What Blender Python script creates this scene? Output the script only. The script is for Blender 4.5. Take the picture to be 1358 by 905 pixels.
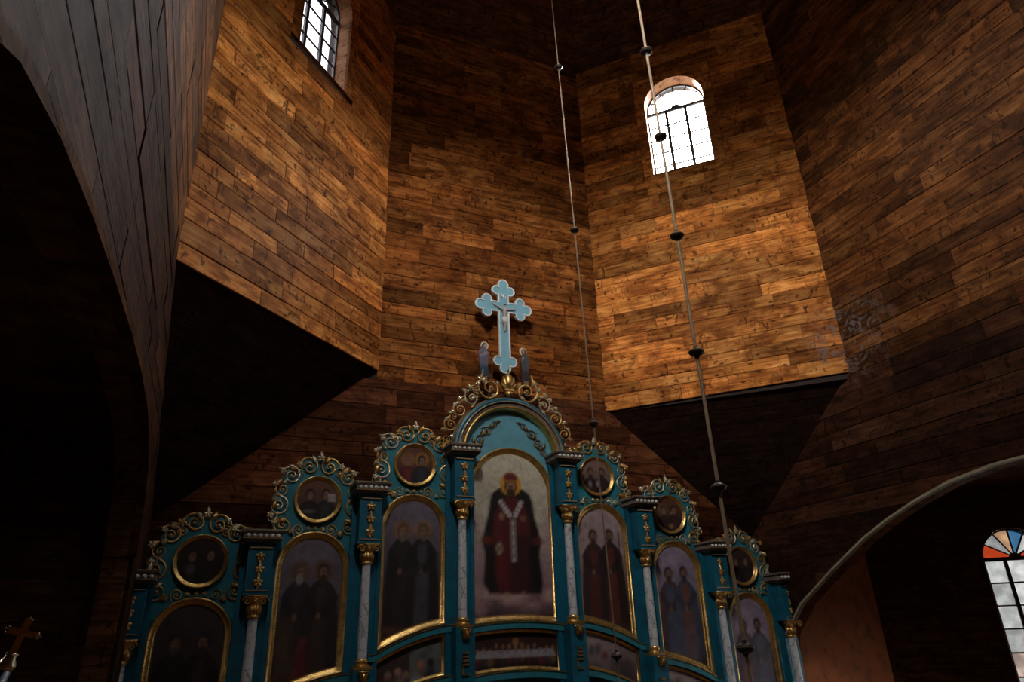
import bpy, math, random
import numpy as np
from mathutils import Vector, Matrix, Euler

random.seed(7)
rng = np.random.default_rng(7)
for o in list(bpy.data.objects):
    bpy.data.objects.remove(o)
scn = bpy.context.scene
COL = scn.collection
PI = math.pi

# ------------------------------------------------------------------ camera
CAM = Vector((-4.355, -5.980, 4.552))
PITCH, ROLL, YAW = 0.410808, -0.034434, 0.416952
fw = Vector((math.sin(YAW)*math.cos(PITCH), math.cos(YAW)*math.cos(PITCH), math.sin(PITCH)))
r0 = Vector((math.cos(YAW), -math.sin(YAW), 0))
u0 = r0.cross(fw)
rt = r0*math.cos(ROLL) + u0*math.sin(ROLL)
up = -r0*math.sin(ROLL) + u0*math.cos(ROLL)
cd = bpy.data.cameras.new('camera')
cam = bpy.data.objects.new('camera', cd)
COL.objects.link(cam)
M = Matrix((rt, up, -fw)).transposed().to_4x4()
M.translation = CAM
cam.matrix_world = M
cd.sensor_width = 36.0
cd.lens = 898.72/1358*36
cd.clip_end = 500
scn.camera = cam

# ------------------------------------------------------------------ sky, exposure
SKY = 350.0
wd = bpy.data.worlds.new('overcast_sky')
scn.world = wd
wd.use_nodes = True
nt = wd.node_tree
nt.nodes.clear()
tc = nt.nodes.new('ShaderNodeTexCoord')
sx = nt.nodes.new('ShaderNodeSeparateXYZ')
rp = nt.nodes.new('ShaderNodeValToRGB')
bg = nt.nodes.new('ShaderNodeBackground')
wo = nt.nodes.new('ShaderNodeOutputWorld')
mr = nt.nodes.new('ShaderNodeMapRange')
mr.inputs[1].default_value = -1
mr.inputs[2].default_value = 1
nt.links.new(tc.outputs['Generated'], sx.inputs[0])
nt.links.new(sx.outputs['Z'], mr.inputs[0])
nt.links.new(mr.outputs[0], rp.inputs[0])
cr = rp.color_ramp                      # ground and tree line around the church, overcast sky above them
GROUND = .025
cr.elements[0].position = 0.0
cr.elements[0].color = (GROUND, GROUND, GROUND*.92, 1)
cr.elements[1].position = 1.0
cr.elements[1].color = (.66, .645, .625, 1)
e = cr.elements.new(0.56); e.color = (GROUND, GROUND, GROUND*.95, 1)
e = cr.elements.new(0.64); e.color = (0.62, 0.605, 0.585, 1)
nt.links.new(rp.outputs[0], bg.inputs[0])
bg.inputs[1].default_value = SKY
nt.links.new(bg.outputs[0], wo.inputs[0])

vs = scn.view_settings
vs.view_transform = 'Standard'
vs.look = 'None'
vs.gamma = 1
vs.use_curve_mapping = False
vs.exposure = 0.0
scn.cycles.use_denoising = True
scn.cycles.max_bounces = 10
scn.cycles.diffuse_bounces = 3
scn.cycles.transparent_max_bounces = 16
scn.cycles.caustics_reflective = False
scn.cycles.caustics_refractive = False
scn.cycles.sample_clamp_indirect = 4

# window places: (origin on wall face, along dir, inward normal, centre along, sill z, spring z, radius)
S = math.sqrt(.5)
W_, D_, A_ = 2.169, 2.978, 4.5
CY = A_ - (W_ + D_)           # octagon centre y
HX = W_ + D_                  # half width of the crossing
ZD = 8.5                      # foot of the drum
ZT = 16.7                     # top of the drum
FACE = D_*math.sqrt(2)
WIN = {
    'back_right': ((W_, A_), (S, -S), (-S, -S)),
    'back_left': ((-W_, A_), (-S, -S), (S, -S)),
    'front_left': ((-HX, CY-W_), (S, -S), (S, S)),
    'front_right': ((HX, CY-W_), (-S, -S), (-S, S)),
}
ARM_WIN = ((7.75, 4.25), (S, -S), (-S, -S), 2.524, 3.2, 5.60, 0.54)
def portal(P, t, n, c, z0, z1, hw):
    l = bpy.data.lights.new('daylight_portal', 'AREA')
    l.shape = 'RECTANGLE'
    l.size = hw*2+.1
    l.size_y = z1-z0+.1
    l.cycles.is_portal = True
    o = bpy.data.objects.new('daylight_portal', l)
    COL.objects.link(o)
    n3 = Vector((n[0], n[1], 0))
    o.location = Vector((P[0]+t[0]*c, P[1]+t[1]*c, (z0+z1)/2)) - n3*.46
    z = -n3
    y = Vector((0, 0, 1))
    x = y.cross(z)
    m = Matrix((x, y, z)).transposed().to_4x4()
    m.translation = o.location
    o.matrix_world = m
for k, (P, t, n) in WIN.items():
    portal(P, t, n, FACE/2, 13.33, 15.75, .63)

# ------------------------------------------------------------------ helpers
def s2l(c):
    return tuple(((v/255)/12.92 if v/255 <= .04045 else ((v/255+.055)/1.055)**2.4) for v in c)

def mesh(name, verts, faces, smooth=False):
    me = bpy.data.meshes.new(name)
    me.from_pydata([tuple(v) for v in verts], [], faces)
    me.update()
    if smooth:
        for p in me.polygons:
            p.use_smooth = True
    return me

def obj(name, me, mat=None, parent=None, loc=None, rot=None, scale=None, label=None):
    o = bpy.data.objects.new(name, me)
    COL.objects.link(o)
    if parent is not None:
        o.parent = parent
    if loc is not None: o.location = loc
    if rot is not None: o.rotation_euler = rot
    if scale is not None: o.scale = scale if hasattr(scale, '__len__') else (scale,)*3
    if mat is not None and me is not None and not me.materials:
        me.materials.append(mat)
    if label: o['label'] = label
    return o

def tag(o, label, cat, group=None, kind=None):
    o['label'] = label
    o['category'] = cat
    if group: o['group'] = group
    if kind: o['kind'] = kind
    return o

def empty(name, loc=(0, 0, 0)):
    o = bpy.data.objects.new(name, None)
    o.empty_display_size = .1
    COL.objects.link(o)
    o.location = loc
    return o

class MB:
    """collects simple solids into one mesh"""
    def __init__(s): s.v = []; s.f = []
    def box(s, x0, x1, y0, y1, z0, z1):
        b = len(s.v)
        s.v += [(x, y, z) for z in (z0, z1) for y in (y0, y1) for x in (x0, x1)]
        s.f += [tuple(b+i for i in q) for q in ((0, 2, 3, 1), (4, 5, 7, 6), (0, 1, 5, 4), (2, 6, 7, 3), (0, 4, 6, 2), (1, 3, 7, 5))]
        return s
    def prism(s, loop, y0, y1):
        """loop of (x,z) counter-clockwise seen from -y, extruded from y0 (front) to y1"""
        b = len(s.v); n = len(loop)
        s.v += [(x, y0, z) for x, z in loop] + [(x, y1, z) for x, z in loop]
        s.f.append(tuple(b+i for i in range(n)))
        s.f.append(tuple(b+n+i for i in reversed(range(n))))
        for i in range(n):
            j = (i+1) % n
            s.f.append((b+j, b+i, b+n+i, b+n+j))
        return s
    def lathe(s, prof, seg=16, cx=0, cy=0, axis='z'):
        b = len(s.v); m = len(prof)
        for k in range(seg):
            a = 2*PI*k/seg
            for r, z in prof:
                if axis == 'z': s.v.append((cx+r*math.cos(a), cy+r*math.sin(a), z))
                else: s.v.append((cx+r*math.cos(a), z, cy+r*math.sin(a)))
        for k in range(seg):
            k2 = (k+1) % seg
            for i in range(m-1):
                q = (b+k*m+i, b+k2*m+i, b+k2*m+i+1, b+k*m+i+1)
                s.f.append(q if axis == 'z' else q[::-1])
        return s
    def quadbox(s, P, t, n, s0, s1, d0, d1, z0, z1):
        """box along wall direction t, depth along n from d0 to d1"""
        b = len(s.v)
        for z in (z0, z1):
            for d in (d0, d1):
                for a in (s0, s1):
                    s.v.append((P[0]+t[0]*a+n[0]*d, P[1]+t[1]*a+n[1]*d, z))
        s.f += [tuple(b+i for i in q) for q in ((0, 2, 3, 1), (4, 5, 7, 6), (0, 1, 5, 4), (2, 6, 7, 3), (0, 4, 6, 2), (1, 3, 7, 5))]
        return s
    def me(s, name, smooth=False):
        m = mesh(name, s.v, s.f, smooth)
        return m

def sweep(path, prof, closed=True, smooth=True):
    """path: (x,z) points; prof: (offset to the left-hand normal, y). Returns verts, faces"""
    n = len(path); P = [Vector((p[0], p[1])) for p in path]
    V = []; F = []
    m = len(prof)
    for i in range(n):
        a = P[(i-1) % n] if (closed or i > 0) else None
        c = P[(i+1) % n] if (closed or i < n-1) else None
        d1 = (P[i]-a).normalized() if a is not None else None
        d2 = (c-P[i]).normalized() if c is not None else None
        if d1 is None: d1 = d2
        if d2 is None: d2 = d1
        n1 = Vector((-d1.y, d1.x)); n2 = Vector((-d2.y, d2.x))
        mm = (n1+n2)
        if mm.length < 1e-6: mm = n1
        mm.normalize()
        k = min(1.0/max(mm.dot(n1), .35), 2.5)
        for off, y in prof:
            q = P[i]+mm*off*k
            V.append((q.x, y, q.y))
    for i in range(n if closed else n-1):
        j = (i+1) % n
        for k in range(m-1):
            F.append((i*m+k, i*m+k+1, j*m+k+1, j*m+k))
    return V, F

def tube(pts, rad, seg=6):
    """tapered tube through 3-D points"""
    V = []; F = []
    n = len(pts); pts = [Vector(p) for p in pts]
    prev = None
    for i, p in enumerate(pts):
        d = (pts[min(i+1, n-1)]-pts[max(i-1, 0)]).normalized()
        ref = Vector((0, 1, 0)) if abs(d.y) < .9 else Vector((1, 0, 0))
        a = d.cross(ref).normalized(); b = d.cross(a).normalized()
        r = rad[i] if hasattr(rad, '__len__') else rad
        for k in range(seg):
            an = 2*PI*k/seg
            V.append(p+a*math.cos(an)*r+b*math.sin(an)*r)
    for i in range(n-1):
        for k in range(seg):
            k2 = (k+1) % seg
            F.append((i*seg+k, i*seg+k2, (i+1)*seg+k2, (i+1)*seg+k))
    F.append(tuple(reversed(range(seg)))); F.append(tuple(range((n-1)*seg, n*seg)))
    return V, F

def bead(r, seg=8, ring=5, sy=1.0):
    V = []; F = []
    for i in range(ring+1):
        th = PI*i/ring
        for k in range(seg):
            a = 2*PI*k/seg
            V.append((r*math.sin(th)*math.cos(a), r*sy*math.sin(th)*math.sin(a), r*math.cos(th)))
    for i in range(ring):
        for k in range(seg):
            k2 = (k+1) % seg
            F.append((i*seg+k, (i+1)*seg+k, (i+1)*seg+k2, i*seg+k2))
    return V, F

def join(parts):
    V = []; F = []
    for v, f in parts:
        b = len(V); V += [tuple(x) for x in v]; F += [tuple(b+i for i in q) for q in f]
    return V, F

def xform(vf, m):
    return [tuple(m @ Vector(v)) for v in vf[0]], vf[1]

# ------------------------------------------------------------------ materials
def newmat(name):
    m = bpy.data.materials.new(name)
    m.use_nodes = True
    nt = m.node_tree
    b = nt.nodes['Principled BSDF']
    return m, nt, b
def N(nt, t, **kw):
    n = nt.nodes.new(t)
    for k, v in kw.items():
        setattr(n, k, v)
    return n
def L(nt, a, b): nt.links.new(a, b)
def ramp(nt, fac, stops):
    r = N(nt, 'ShaderNodeValToRGB')
    el = r.color_ramp.elements
    el[0].position, el[0].color = stops[0][0], (*stops[0][1], 1)
    el[1].position, el[1].color = stops[-1][0], (*stops[-1][1], 1)
    for p, c in stops[1:-1]:
        q = el.new(p); q.color = (*c, 1)
    L(nt, fac, r.inputs[0])
    return r.outputs[0]
def mixc(nt, fac, a, b, mode='MIX'):
    m = N(nt, 'ShaderNodeMix', data_type='RGBA', blend_type=mode)
    for v, i in ((fac, 0), (a, 6), (b, 7)):
        if hasattr(v, 'links'): L(nt, v, m.inputs[i])
        elif i == 0: m.inputs[0].default_value = v
        else: m.inputs[i].default_value = (*v, 1)
    return m.outputs[2]
def math_(nt, op, a, b=0.0, clamp=False):
    m = N(nt, 'ShaderNodeMath', operation=op, use_clamp=clamp)
    for v, i in ((a, 0), (b, 1)):
        if hasattr(v, 'links'): L(nt, v, m.inputs[i])
        else: m.inputs[i].default_value = v
    return m.outputs[0]

def wood_mat(name, dark=(0.085, 0.026, 0.007), mid=(0.36, 0.140, 0.034), light=(0.60, 0.295, 0.085), rough=.50, coord='Object', grain_axis=0, boards=0.0, spec=.03, bump=.35, stain=False):
    m, nt, b = newmat(name)
    tc = N(nt, 'ShaderNodeTexCoord')
    oi = N(nt, 'ShaderNodeObjectInfo')
    vadd = N(nt, 'ShaderNodeVectorMath', operation='ADD')
    off = N(nt, 'ShaderNodeVectorMath', operation='SCALE')
    comb = N(nt, 'ShaderNodeCombineXYZ')
    L(nt, oi.outputs['Random'], comb.inputs[0])
    r2 = math_(nt, 'FRACT', math_(nt, 'MULTIPLY', oi.outputs['Random'], 7.31))
    r3 = math_(nt, 'FRACT', math_(nt, 'MULTIPLY', oi.outputs['Random'], 31.7))
    L(nt, r2, comb.inputs[1]); L(nt, r3, comb.inputs[2])
    L(nt, comb.outputs[0], off.inputs[0]); off.inputs['Scale'].default_value = 37.0
    L(nt, tc.outputs[coord], vadd.inputs[0]); L(nt, off.outputs[0], vadd.inputs[1])
    def noise(sc, scale, detail=4, dist=0.0, rough=.55):
        mp = N(nt, 'ShaderNodeMapping'); mp.inputs['Scale'].default_value = sc
        L(nt, vadd.outputs[0], mp.inputs[0])
        n = N(nt, 'ShaderNodeTexNoise')
        n.inputs['Scale'].default_value = scale; n.inputs['Detail'].default_value = detail
        n.inputs['Roughness'].default_value = rough; n.inputs['Distortion'].default_value = dist
        L(nt, mp.outputs[0], n.inputs['Vector'])
        return n.outputs[0]
    long_ = (1, 1, 14) if grain_axis == 0 else (14, 14, 1)
    g1 = noise(long_, 1.6, 5, .6)
    g2 = noise((long_[0]*.7, long_[1]*.7, long_[2]*2.2), 3.0, 3, .2)
    bl = noise((1, 1, 1.6), 1.7, 4, .9, .6)          # stains and blotches
    bl2 = noise((1.0, 1.0, 2.2), 2.6, 3, .5)
    sm = noise((1.6, 1, 1.0), 5.0, 3, 1.6, .6)       # small smudges
    mixn = math_(nt, 'ADD', math_(nt, 'MULTIPLY', g1, .55), math_(nt, 'MULTIPLY', bl2, .45))
    base = ramp(nt, mixn, [(.34, dark), (.50, mid), (.66, light)])
    base = mixc(nt, math_(nt, 'MULTIPLY', ramp_val(nt, g2, .45, .70), .22), base, dark)
    base = mixc(nt, math_(nt, 'MULTIPLY', ramp_val(nt, bl, .47, .66), .72), base, tuple(v*1.3 for v in dark))
    base = mixc(nt, math_(nt, 'MULTIPLY', ramp_val(nt, sm, .565, .68), .85), base, tuple(v*.6 for v in dark))
    # per-board tone
    tone = math_(nt, 'ADD', math_(nt, 'MULTIPLY', math_(nt, 'POWER', r2, 1.4), .95), .52)
    hue = mixc(nt, r3, (1.04, .96, .90), (.97, 1.04, 1.08))
    tn = N(nt, 'ShaderNodeCombineXYZ')
    for i in range(3): L(nt, tone, tn.inputs[i])
    base = mixc(nt, 1.0, base, tn.outputs[0], 'MULTIPLY')
    base = mixc(nt, 1.0, base, hue, 'MULTIPLY')
    # knots
    mp = N(nt, 'ShaderNodeMapping'); mp.inputs['Scale'].default_value = (1.3, 1, 2.6) if grain_axis == 0 else (2.6, 1, 1.3)
    L(nt, vadd.outputs[0], mp.inputs[0])
    vo = N(nt, 'ShaderNodeTexVoronoi'); vo.inputs['Scale'].default_value = 2.1
    L(nt, mp.outputs[0], vo.inputs['Vector'])
    kn = math_(nt, 'SUBTRACT', 1.0, ramp_val(nt, vo.outputs['Distance'], .05, .17))
    base = mixc(nt, math_(nt, 'MULTIPLY', kn, .85), base, tuple(v*.35 for v in dark))
    if stain:           # whitish lime stain where a slanting wall meets the side wall
        ge = N(nt, 'ShaderNodeNewGeometry')
        mv = N(nt, 'ShaderNodeMapping', vector_type='TEXTURE')
        mv.inputs['Location'].default_value = (5.15, 1.35, 9.0); mv.inputs['Scale'].default_value = (.75, 1.2, 1.0)
        L(nt, ge.outputs['Position'], mv.inputs[0])
        ln_ = N(nt, 'ShaderNodeVectorMath', operation='LENGTH'); L(nt, mv.outputs[0], ln_.inputs[0])
        sn = N(nt, 'ShaderNodeTexNoise'); sn.inputs['Scale'].default_value = 3.6; sn.inputs['Detail'].default_value = 7; sn.inputs['Roughness'].default_value = .68; sn.inputs['Distortion'].default_value = 2.2
        L(nt, ge.outputs['Position'], sn.inputs['Vector'])
        near = math_(nt, 'SUBTRACT', 1.0, ramp_val(nt, ln_.outputs['Value'], .15, 1.0))
        f_ = math_(nt, 'MULTIPLY', near, ramp_val(nt, sn.outputs[0], .47, .62))
        base = mixc(nt, math_(nt, 'MULTIPLY', f_, .8), base, (.21, .175, .16))
    L(nt, base, b.inputs['Base Color'])
    rr = math_(nt, 'ADD', math_(nt, 'MULTIPLY', bl, .25), rough-.1)
    L(nt, rr, b.inputs['Roughness'])
    b.inputs['Specular IOR Level'].default_value = spec
    bp = N(nt, 'ShaderNodeBump'); bp.inputs['Strength'].default_value = bump; bp.inputs['Distance'].default_value = .012
    h = math_(nt, 'ADD', math_(nt, 'MULTIPLY', g1, .7), math_(nt, 'MULTIPLY', bl, .9))
    if boards > 0:
        sp = N(nt, 'ShaderNodeSeparateXYZ'); L(nt, tc.outputs[coord], sp.inputs[0])
        fr = math_(nt, 'FRACT', math_(nt, 'DIVIDE', sp.outputs[2], boards))
        edge = math_(nt, 'MULTIPLY', ramp_val(nt, math_(nt, 'ABSOLUTE', math_(nt, 'SUBTRACT', fr, .5)), .46, .5), 1.0)
        h = math_(nt, 'SUBTRACT', h, math_(nt, 'MULTIPLY', edge, 1.5))
        L(nt, mixc(nt, math_(nt, 'MULTIPLY', edge, .7), base, tuple(v*.3 for v in dark)), b.inputs['Base Color'])
    L(nt, h, bp.inputs['Height'])
    L(nt, bp.outputs[0], b.inputs['Normal'])
    return m
def ramp_val(nt, fac, a, b_):
    m = N(nt, 'ShaderNodeMapRange', interpolation_type='SMOOTHSTEP')
    m.inputs[1].default_value = a; m.inputs[2].default_value = b_
    L(nt, fac, m.inputs[0])
    return m.outputs[0]

def paint_mat(name, col, rough=.45, var=.35, metallic=0.0, scale=6.0, dirt=(0.02, 0.02, 0.018), bump=.15, spec=.5):
    m, nt, b = newmat(name)
    tc = N(nt, 'ShaderNodeTexCoord')
    n = N(nt, 'ShaderNodeTexNoise'); n.inputs['Scale'].default_value = scale; n.inputs['Detail'].default_value = 5
    L(nt, tc.outputs['Object'], n.inputs['Vector'])
    n2 = N(nt, 'ShaderNodeTexNoise'); n2.inputs['Scale'].default_value = scale*7; n2.inputs['Detail'].default_value = 3
    L(nt, tc.outputs['Object'], n2.inputs['Vector'])
    f = math_(nt, 'MULTIPLY', ramp_val(nt, n.outputs[0], .42, .75), var)
    c = mixc(nt, f, col, dirt)
    c = mixc(nt, math_(nt, 'MULTIPLY', ramp_val(nt, n2.outputs[0], .5, .8), var*.6), c, tuple(min(1, v*1.5) for v in col))
    L(nt, c, b.inputs['Base Color'])
    L(nt, math_(nt, 'ADD', math_(nt, 'MULTIPLY', n2.outputs[0], .2), rough-.1), b.inputs['Roughness'])
    b.inputs['Metallic'].default_value = metallic
    b.inputs['Specular IOR Level'].default_value = spec
    if bump:
        bp = N(nt, 'ShaderNodeBump'); bp.inputs['Strength'].default_value = bump; bp.inputs['Distance'].default_value = .01
        L(nt, n2.outputs[0], bp.inputs['Height']); L(nt, bp.outputs[0], b.inputs['Normal'])
    return m

MAT = {}
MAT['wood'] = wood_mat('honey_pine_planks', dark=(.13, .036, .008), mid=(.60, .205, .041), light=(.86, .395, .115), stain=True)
MAT['wood_brown'] = wood_mat('brown_pine_planks', dark=(.05, .013, .0035), mid=(.25, .080, .0175), light=(.41, .16, .041))  # same pine, albedo lowered so the central wall renders dimmer than the slanting ones
MAT['wood_dim_upper'] = wood_mat('shade_dimmed_pine_planks', dark=(.03, .009, .003), mid=(.135, .047, .012), light=(.26, .105, .03), rough=.55, spec=.12, bump=1.0, stain=True)  # light falloff on the side walls put into a darker copy of the pine
MAT['wood_dim_low'] = wood_mat('shade_dimmed_plank_wood', dark=(.035, .010, .005), mid=(.115, .037, .015), light=(.18, .066, .026), rough=.5)  # shade of the lower back wall put into the plank colour
MAT['wood_dim_side'] = wood_mat('shade_dimmed_side_planks', dark=(.014, .005, .003), mid=(.052, .019, .009), light=(.095, .038, .017), rough=.6, spec=.09, bump=1.0, stain=True)  # shade of the lower side walls put into still darker planks
MAT['wood_dark'] = wood_mat('aged_wall_wood', dark=(.05, .018, .008), mid=(.14, .055, .02), light=(.25, .11, .04), rough=.5, boards=.22)
MAT['wood_shade'] = wood_mat('shade_darkened_wood', dark=(.011, .005, .0035), mid=(.028, .013, .0085), light=(.045, .021, .013), rough=.75, boards=.22)  # squinches coloured near black to stand for their lack of light
MAT['wood_back'] = paint_mat('wall_core_wood', (.03, .013, .006), .8, .4)
MAT['reveal'] = wood_mat('window_reveal_wood', dark=(.30, .13, .06), mid=(.5, .26, .13), light=(.62, .36, .2), rough=.5)
MAT['teal'] = paint_mat('teal_paint', s2l((44, 124, 138)), .42, .35)
MAT['teal_deep'] = paint_mat('deep_teal_paint', s2l((16, 96, 118)), .42, .45)
MAT['teal_pale'] = paint_mat('pale_teal_paint', s2l((96, 158, 172)), .5, .2)
MAT['teal_light'] = paint_mat('light_blue_paint', s2l((126, 180, 195)), .5, .12, bump=.05)
MAT['gold'] = paint_mat('gilded_wood', (.78, .48, .16), .30, .5, metallic=.85, scale=9, dirt=(.10, .05, .015), bump=.3)
MAT['gold_pale'] = paint_mat('pale_gilding', (.88, .74, .48), .20, .35, metallic=.7, scale=12, dirt=(.2, .13, .06), bump=.3)
MAT['gold_old'] = paint_mat('tarnished_gilding', (.30, .20, .10), .35, .5, metallic=.8, scale=12, dirt=(.03, .018, .01), bump=.3)
MAT['cornice'] = paint_mat('bronzed_cornice', (.21, .165, .14), .5, .4, metallic=.1)
MAT['white'] = paint_mat('off_white_paint', (.80, .77, .72), .5, .25)
MAT['knob'] = paint_mat('blackened_wood', (.025, .018, .014), .4, .3)
MAT['rope'] = paint_mat('tan_hanging_rod', (.36, .245, .145), .55, .4, scale=14)
MAT['rope_dark'] = paint_mat('brown_hanging_rod', (.26, .165, .09), .55, .4, scale=14)
MAT['steel'] = paint_mat('steel_knob', (.5, .48, .5), .25, .2, metallic=1)
MAT['trim'] = paint_mat('pale_arch_edge', (.33, .29, .19), .55, .5, scale=5)
MAT['lead'] = paint_mat('dark_window_bar', (.05, .05, .06), .5, .2)
MAT['floor'] = wood_mat('floor_boards', dark=(.04, .02, .01), mid=(.10, .05, .025), light=(.16, .08, .04), rough=.4)
MAT['plaster'] = paint_mat('reddish_arm_wood', (.30, .085, .026), .6, .5, spec=.1)

def marble():
    m, nt, b = newmat('white_marbled_column')
    tc = N(nt, 'ShaderNodeTexCoord')
    n = N(nt, 'ShaderNodeTexNoise'); n.inputs['Scale'].default_value = 9; n.inputs['Detail'].default_value = 4
    L(nt, tc.outputs['Object'], n.inputs['Vector'])
    va = N(nt, 'ShaderNodeVectorMath', operation='MULTIPLY_ADD')
    L(nt, n.outputs['Color'], va.inputs[0]); va.inputs[1].default_value = (.12,)*3; L(nt, tc.outputs['Object'], va.inputs[2])
    v = N(nt, 'ShaderNodeTexVoronoi', feature='DISTANCE_TO_EDGE'); v.inputs['Scale'].default_value = 6.5
    L(nt, va.outputs[0], v.inputs['Vector'])
    f = math_(nt, 'SUBTRACT', 1.0, ramp_val(nt, v.outputs['Distance'], .015, .06))
    c = mixc(nt, math_(nt, 'MULTIPLY', math_(nt, 'MULTIPLY', f, ramp_val(nt, n.outputs[0], .35, .6)), .75), (.62, .63, .64), (.10, .11, .12))
    c = mixc(nt, math_(nt, 'MULTIPLY', ramp_val(nt, n.outputs[0], .45, .7), .3), c, (.35, .38, .4))
    L(nt, c, b.inputs['Base Color'])
    b.inputs['Roughness'].default_value = .35
    return m
MAT['marble'] = marble()

def glass(name, col, tex=0.0, gloss=.04):
    m, nt, b = newmat(name)
    nt.nodes.remove(b)
    out = nt.nodes['Material Output']
    tr = N(nt, 'ShaderNodeBsdfTransparent'); gl = N(nt, 'ShaderNodeBsdfGlossy'); mx = N(nt, 'ShaderNodeMixShader')
    gl.inputs['Roughness'].default_value = .15
    if tex > 0:
        tc = N(nt, 'ShaderNodeTexCoord'); oi = N(nt, 'ShaderNodeObjectInfo')
        n = N(nt, 'ShaderNodeTexNoise'); n.inputs['Scale'].default_value = 5; n.inputs['Detail'].default_value = 5
        L(nt, tc.outputs['Object'], n.inputs['Vector'])
        c = mixc(nt, ramp_val(nt, n.outputs[0], .35, .7), tuple(v*(1-tex) for v in col), col)
        t2 = math_(nt, 'ADD', math_(nt, 'MULTIPLY', oi.outputs['Random'], .3), .75)
        cc = N(nt, 'ShaderNodeCombineXYZ')
        for i in range(3): L(nt, t2, cc.inputs[i])
        L(nt, mixc(nt, 1.0, c, cc.outputs[0], 'MULTIPLY'), tr.inputs[0])
    else:
        tr.inputs[0].default_value = (*col, 1)
    mx.inputs[0].default_value = gloss
    L(nt, tr.outputs[0], mx.inputs[1]); L(nt, gl.outputs[0], mx.inputs[2]); L(nt, mx.outputs[0], out.inputs[0])
    return m
MAT['pane'] = glass('clear_window_glass', (.94, .96, .98))
MAT['pane_dim_most'] = glass('light_cutting_glass_strong', (.125, .125, .133))  # these three tints are set to hold back daylight, window by window
MAT['pane_dim'] = glass('light_cutting_glass', (.26, .26, .265))
MAT['pane_dim_least'] = glass('light_cutting_glass_slight', (.80, .80, .80))
MAT['pane_red'] = glass('ruby_glass', (.082, .012, .035))
k = .95/(SKY*GROUND)     # per pane; each pane has two faces, so the tint is the square root
MAT['obscured'] = glass('obscured_grey_glass', ((.82*k)**.5, (.84*k)**.5, (.86*k)**.5), .25)
MAT['obscured_red'] = glass('obscured_orange_red_glass', ((.85*k)**.5, (.09*k)**.5, (.025*k)**.5), .2)
MAT['obscured_peach'] = glass('obscured_peach_glass', ((1.05*k)**.5, (.62*k)**.5, (.36*k)**.5), .25)
MAT['obscured_blue'] = glass('obscured_blue_glass', ((.13*k)**.5, (.42*k)**.5, (.85*k)**.5), .2)
MAT['obscured_pink'] = glass('obscured_pale_pink_glass', ((.95*k)**.5, (.72*k)**.5, (.66*k)**.5), .35)

def picture_mat():
    m, nt, b = newmat('painted_panel')
    at = N(nt, 'ShaderNodeAttribute', attribute_name='paint')
    tc = N(nt, 'ShaderNodeTexCoord')
    n = N(nt, 'ShaderNodeTexNoise'); n.inputs['Scale'].default_value = 14; n.inputs['Detail'].default_value = 5
    L(nt, tc.outputs['Object'], n.inputs['Vector'])
    c = mixc(nt, math_(nt, 'MULTIPLY', ramp_val(nt, n.outputs[0], .35, .75), .28), at.outputs['Color'], (.02, .014, .012))
    L(nt, c, b.inputs['Base Color'])
    b.inputs['Roughness'].default_value = .55
    b.inputs['Specular IOR Level'].default_value = .3
    return m
MAT['picture'] = picture_mat()

# ------------------------------------------------------------------ the building
PLANK_H = .26
_plank = {}
def plank_mesh(length, h, mat='wood'):
    key = (mat, round(length, 2), round(h*2, 2))
    if key in _plank: return _plank[key]
    l = length/2-.003; a = h/2-.0015; t = .03; c = .009
    prof = [(-t, -a), (t-c, -a), (t, -a+c), (t, a-c), (t-c, a), (-t, a)]      # (depth, height), chamfered towards the room
    m = len(prof)
    V = [(-l, y, z) for y, z in prof]+[(l, y, z) for y, z in prof]
    F = [tuple(range(m)), tuple(reversed(range(m, 2*m)))]
    for i in range(m):
        j = (i+1) % m
        F.append((i, m+i, m+j, j))
    me = mesh('plank', V, F)
    me.materials.append(MAT[mat])
    _plank[key] = me
    return me

def planks(parent, P, t, n, z0, z1, spans, slope=0.0, h=PLANK_H, lmin=.7, lmax=2.0, zdim=0.0, mat='wood', dim_mat='wood_dim_low'):  # lower rows switch to a wood darkened for shade
    """rows of planks on a wall face; spans(z) -> list of (s0, s1) along t"""
    z = z0
    # local x must run so that local y = n  (y = z x x)
    tx = Vector((t[0], t[1], 0)); n3 = Vector((n[0], n[1], 0))
    if Vector((0, 0, 1)).cross(tx).dot(n3) < 0:
        sgn = -1
    else:
        sgn = 1
    ang0 = math.atan2(t[1]*sgn, t[0]*sgn)
    while z < z1-.02:
        hh = h*random.uniform(.78, 1.25)
        if z+hh > z1-.06: hh = z1-z
        zc = z+hh/2
        for s0, s1 in spans(zc):
            if s1-s0 < .06: continue
            cuts = [s0]
            p = s0+random.uniform(.25, lmax)
            while p < s1-.3:
                cuts.append(p)
                p += random.uniform(lmin, lmax)
            cuts.append(s1)
            for a, b in zip(cuts[:-1], cuts[1:]):
                mid = (a+b)/2
                o = obj('plank', plank_mesh(b-a, hh, dim_mat if zc < zdim else mat), None, parent)
                d = random.uniform(-.007, .006)
                o.location = (P[0]+t[0]*mid+n[0]*d, P[1]+t[1]*mid+n[1]*d, zc+slope*mid)
                o.rotation_euler = Euler((random.uniform(-.006, .006), -math.atan(slope)*sgn+random.uniform(-.0015, .0015), ang0), 'XYZ')
        z += hh

def structure(name, mb, mat, label, cat='wall'):
    o = obj(name, mb.me(name), mat)
    tag(o, label, cat, kind='structure')
    return o

def archpts(c, z, r, n=20, a0=0.0, a1=PI):
    return [(c+r*math.cos(a0+(a1-a0)*i/n), z+r*math.sin(a0+(a1-a0)*i/n)) for i in range(n+1)]

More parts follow.
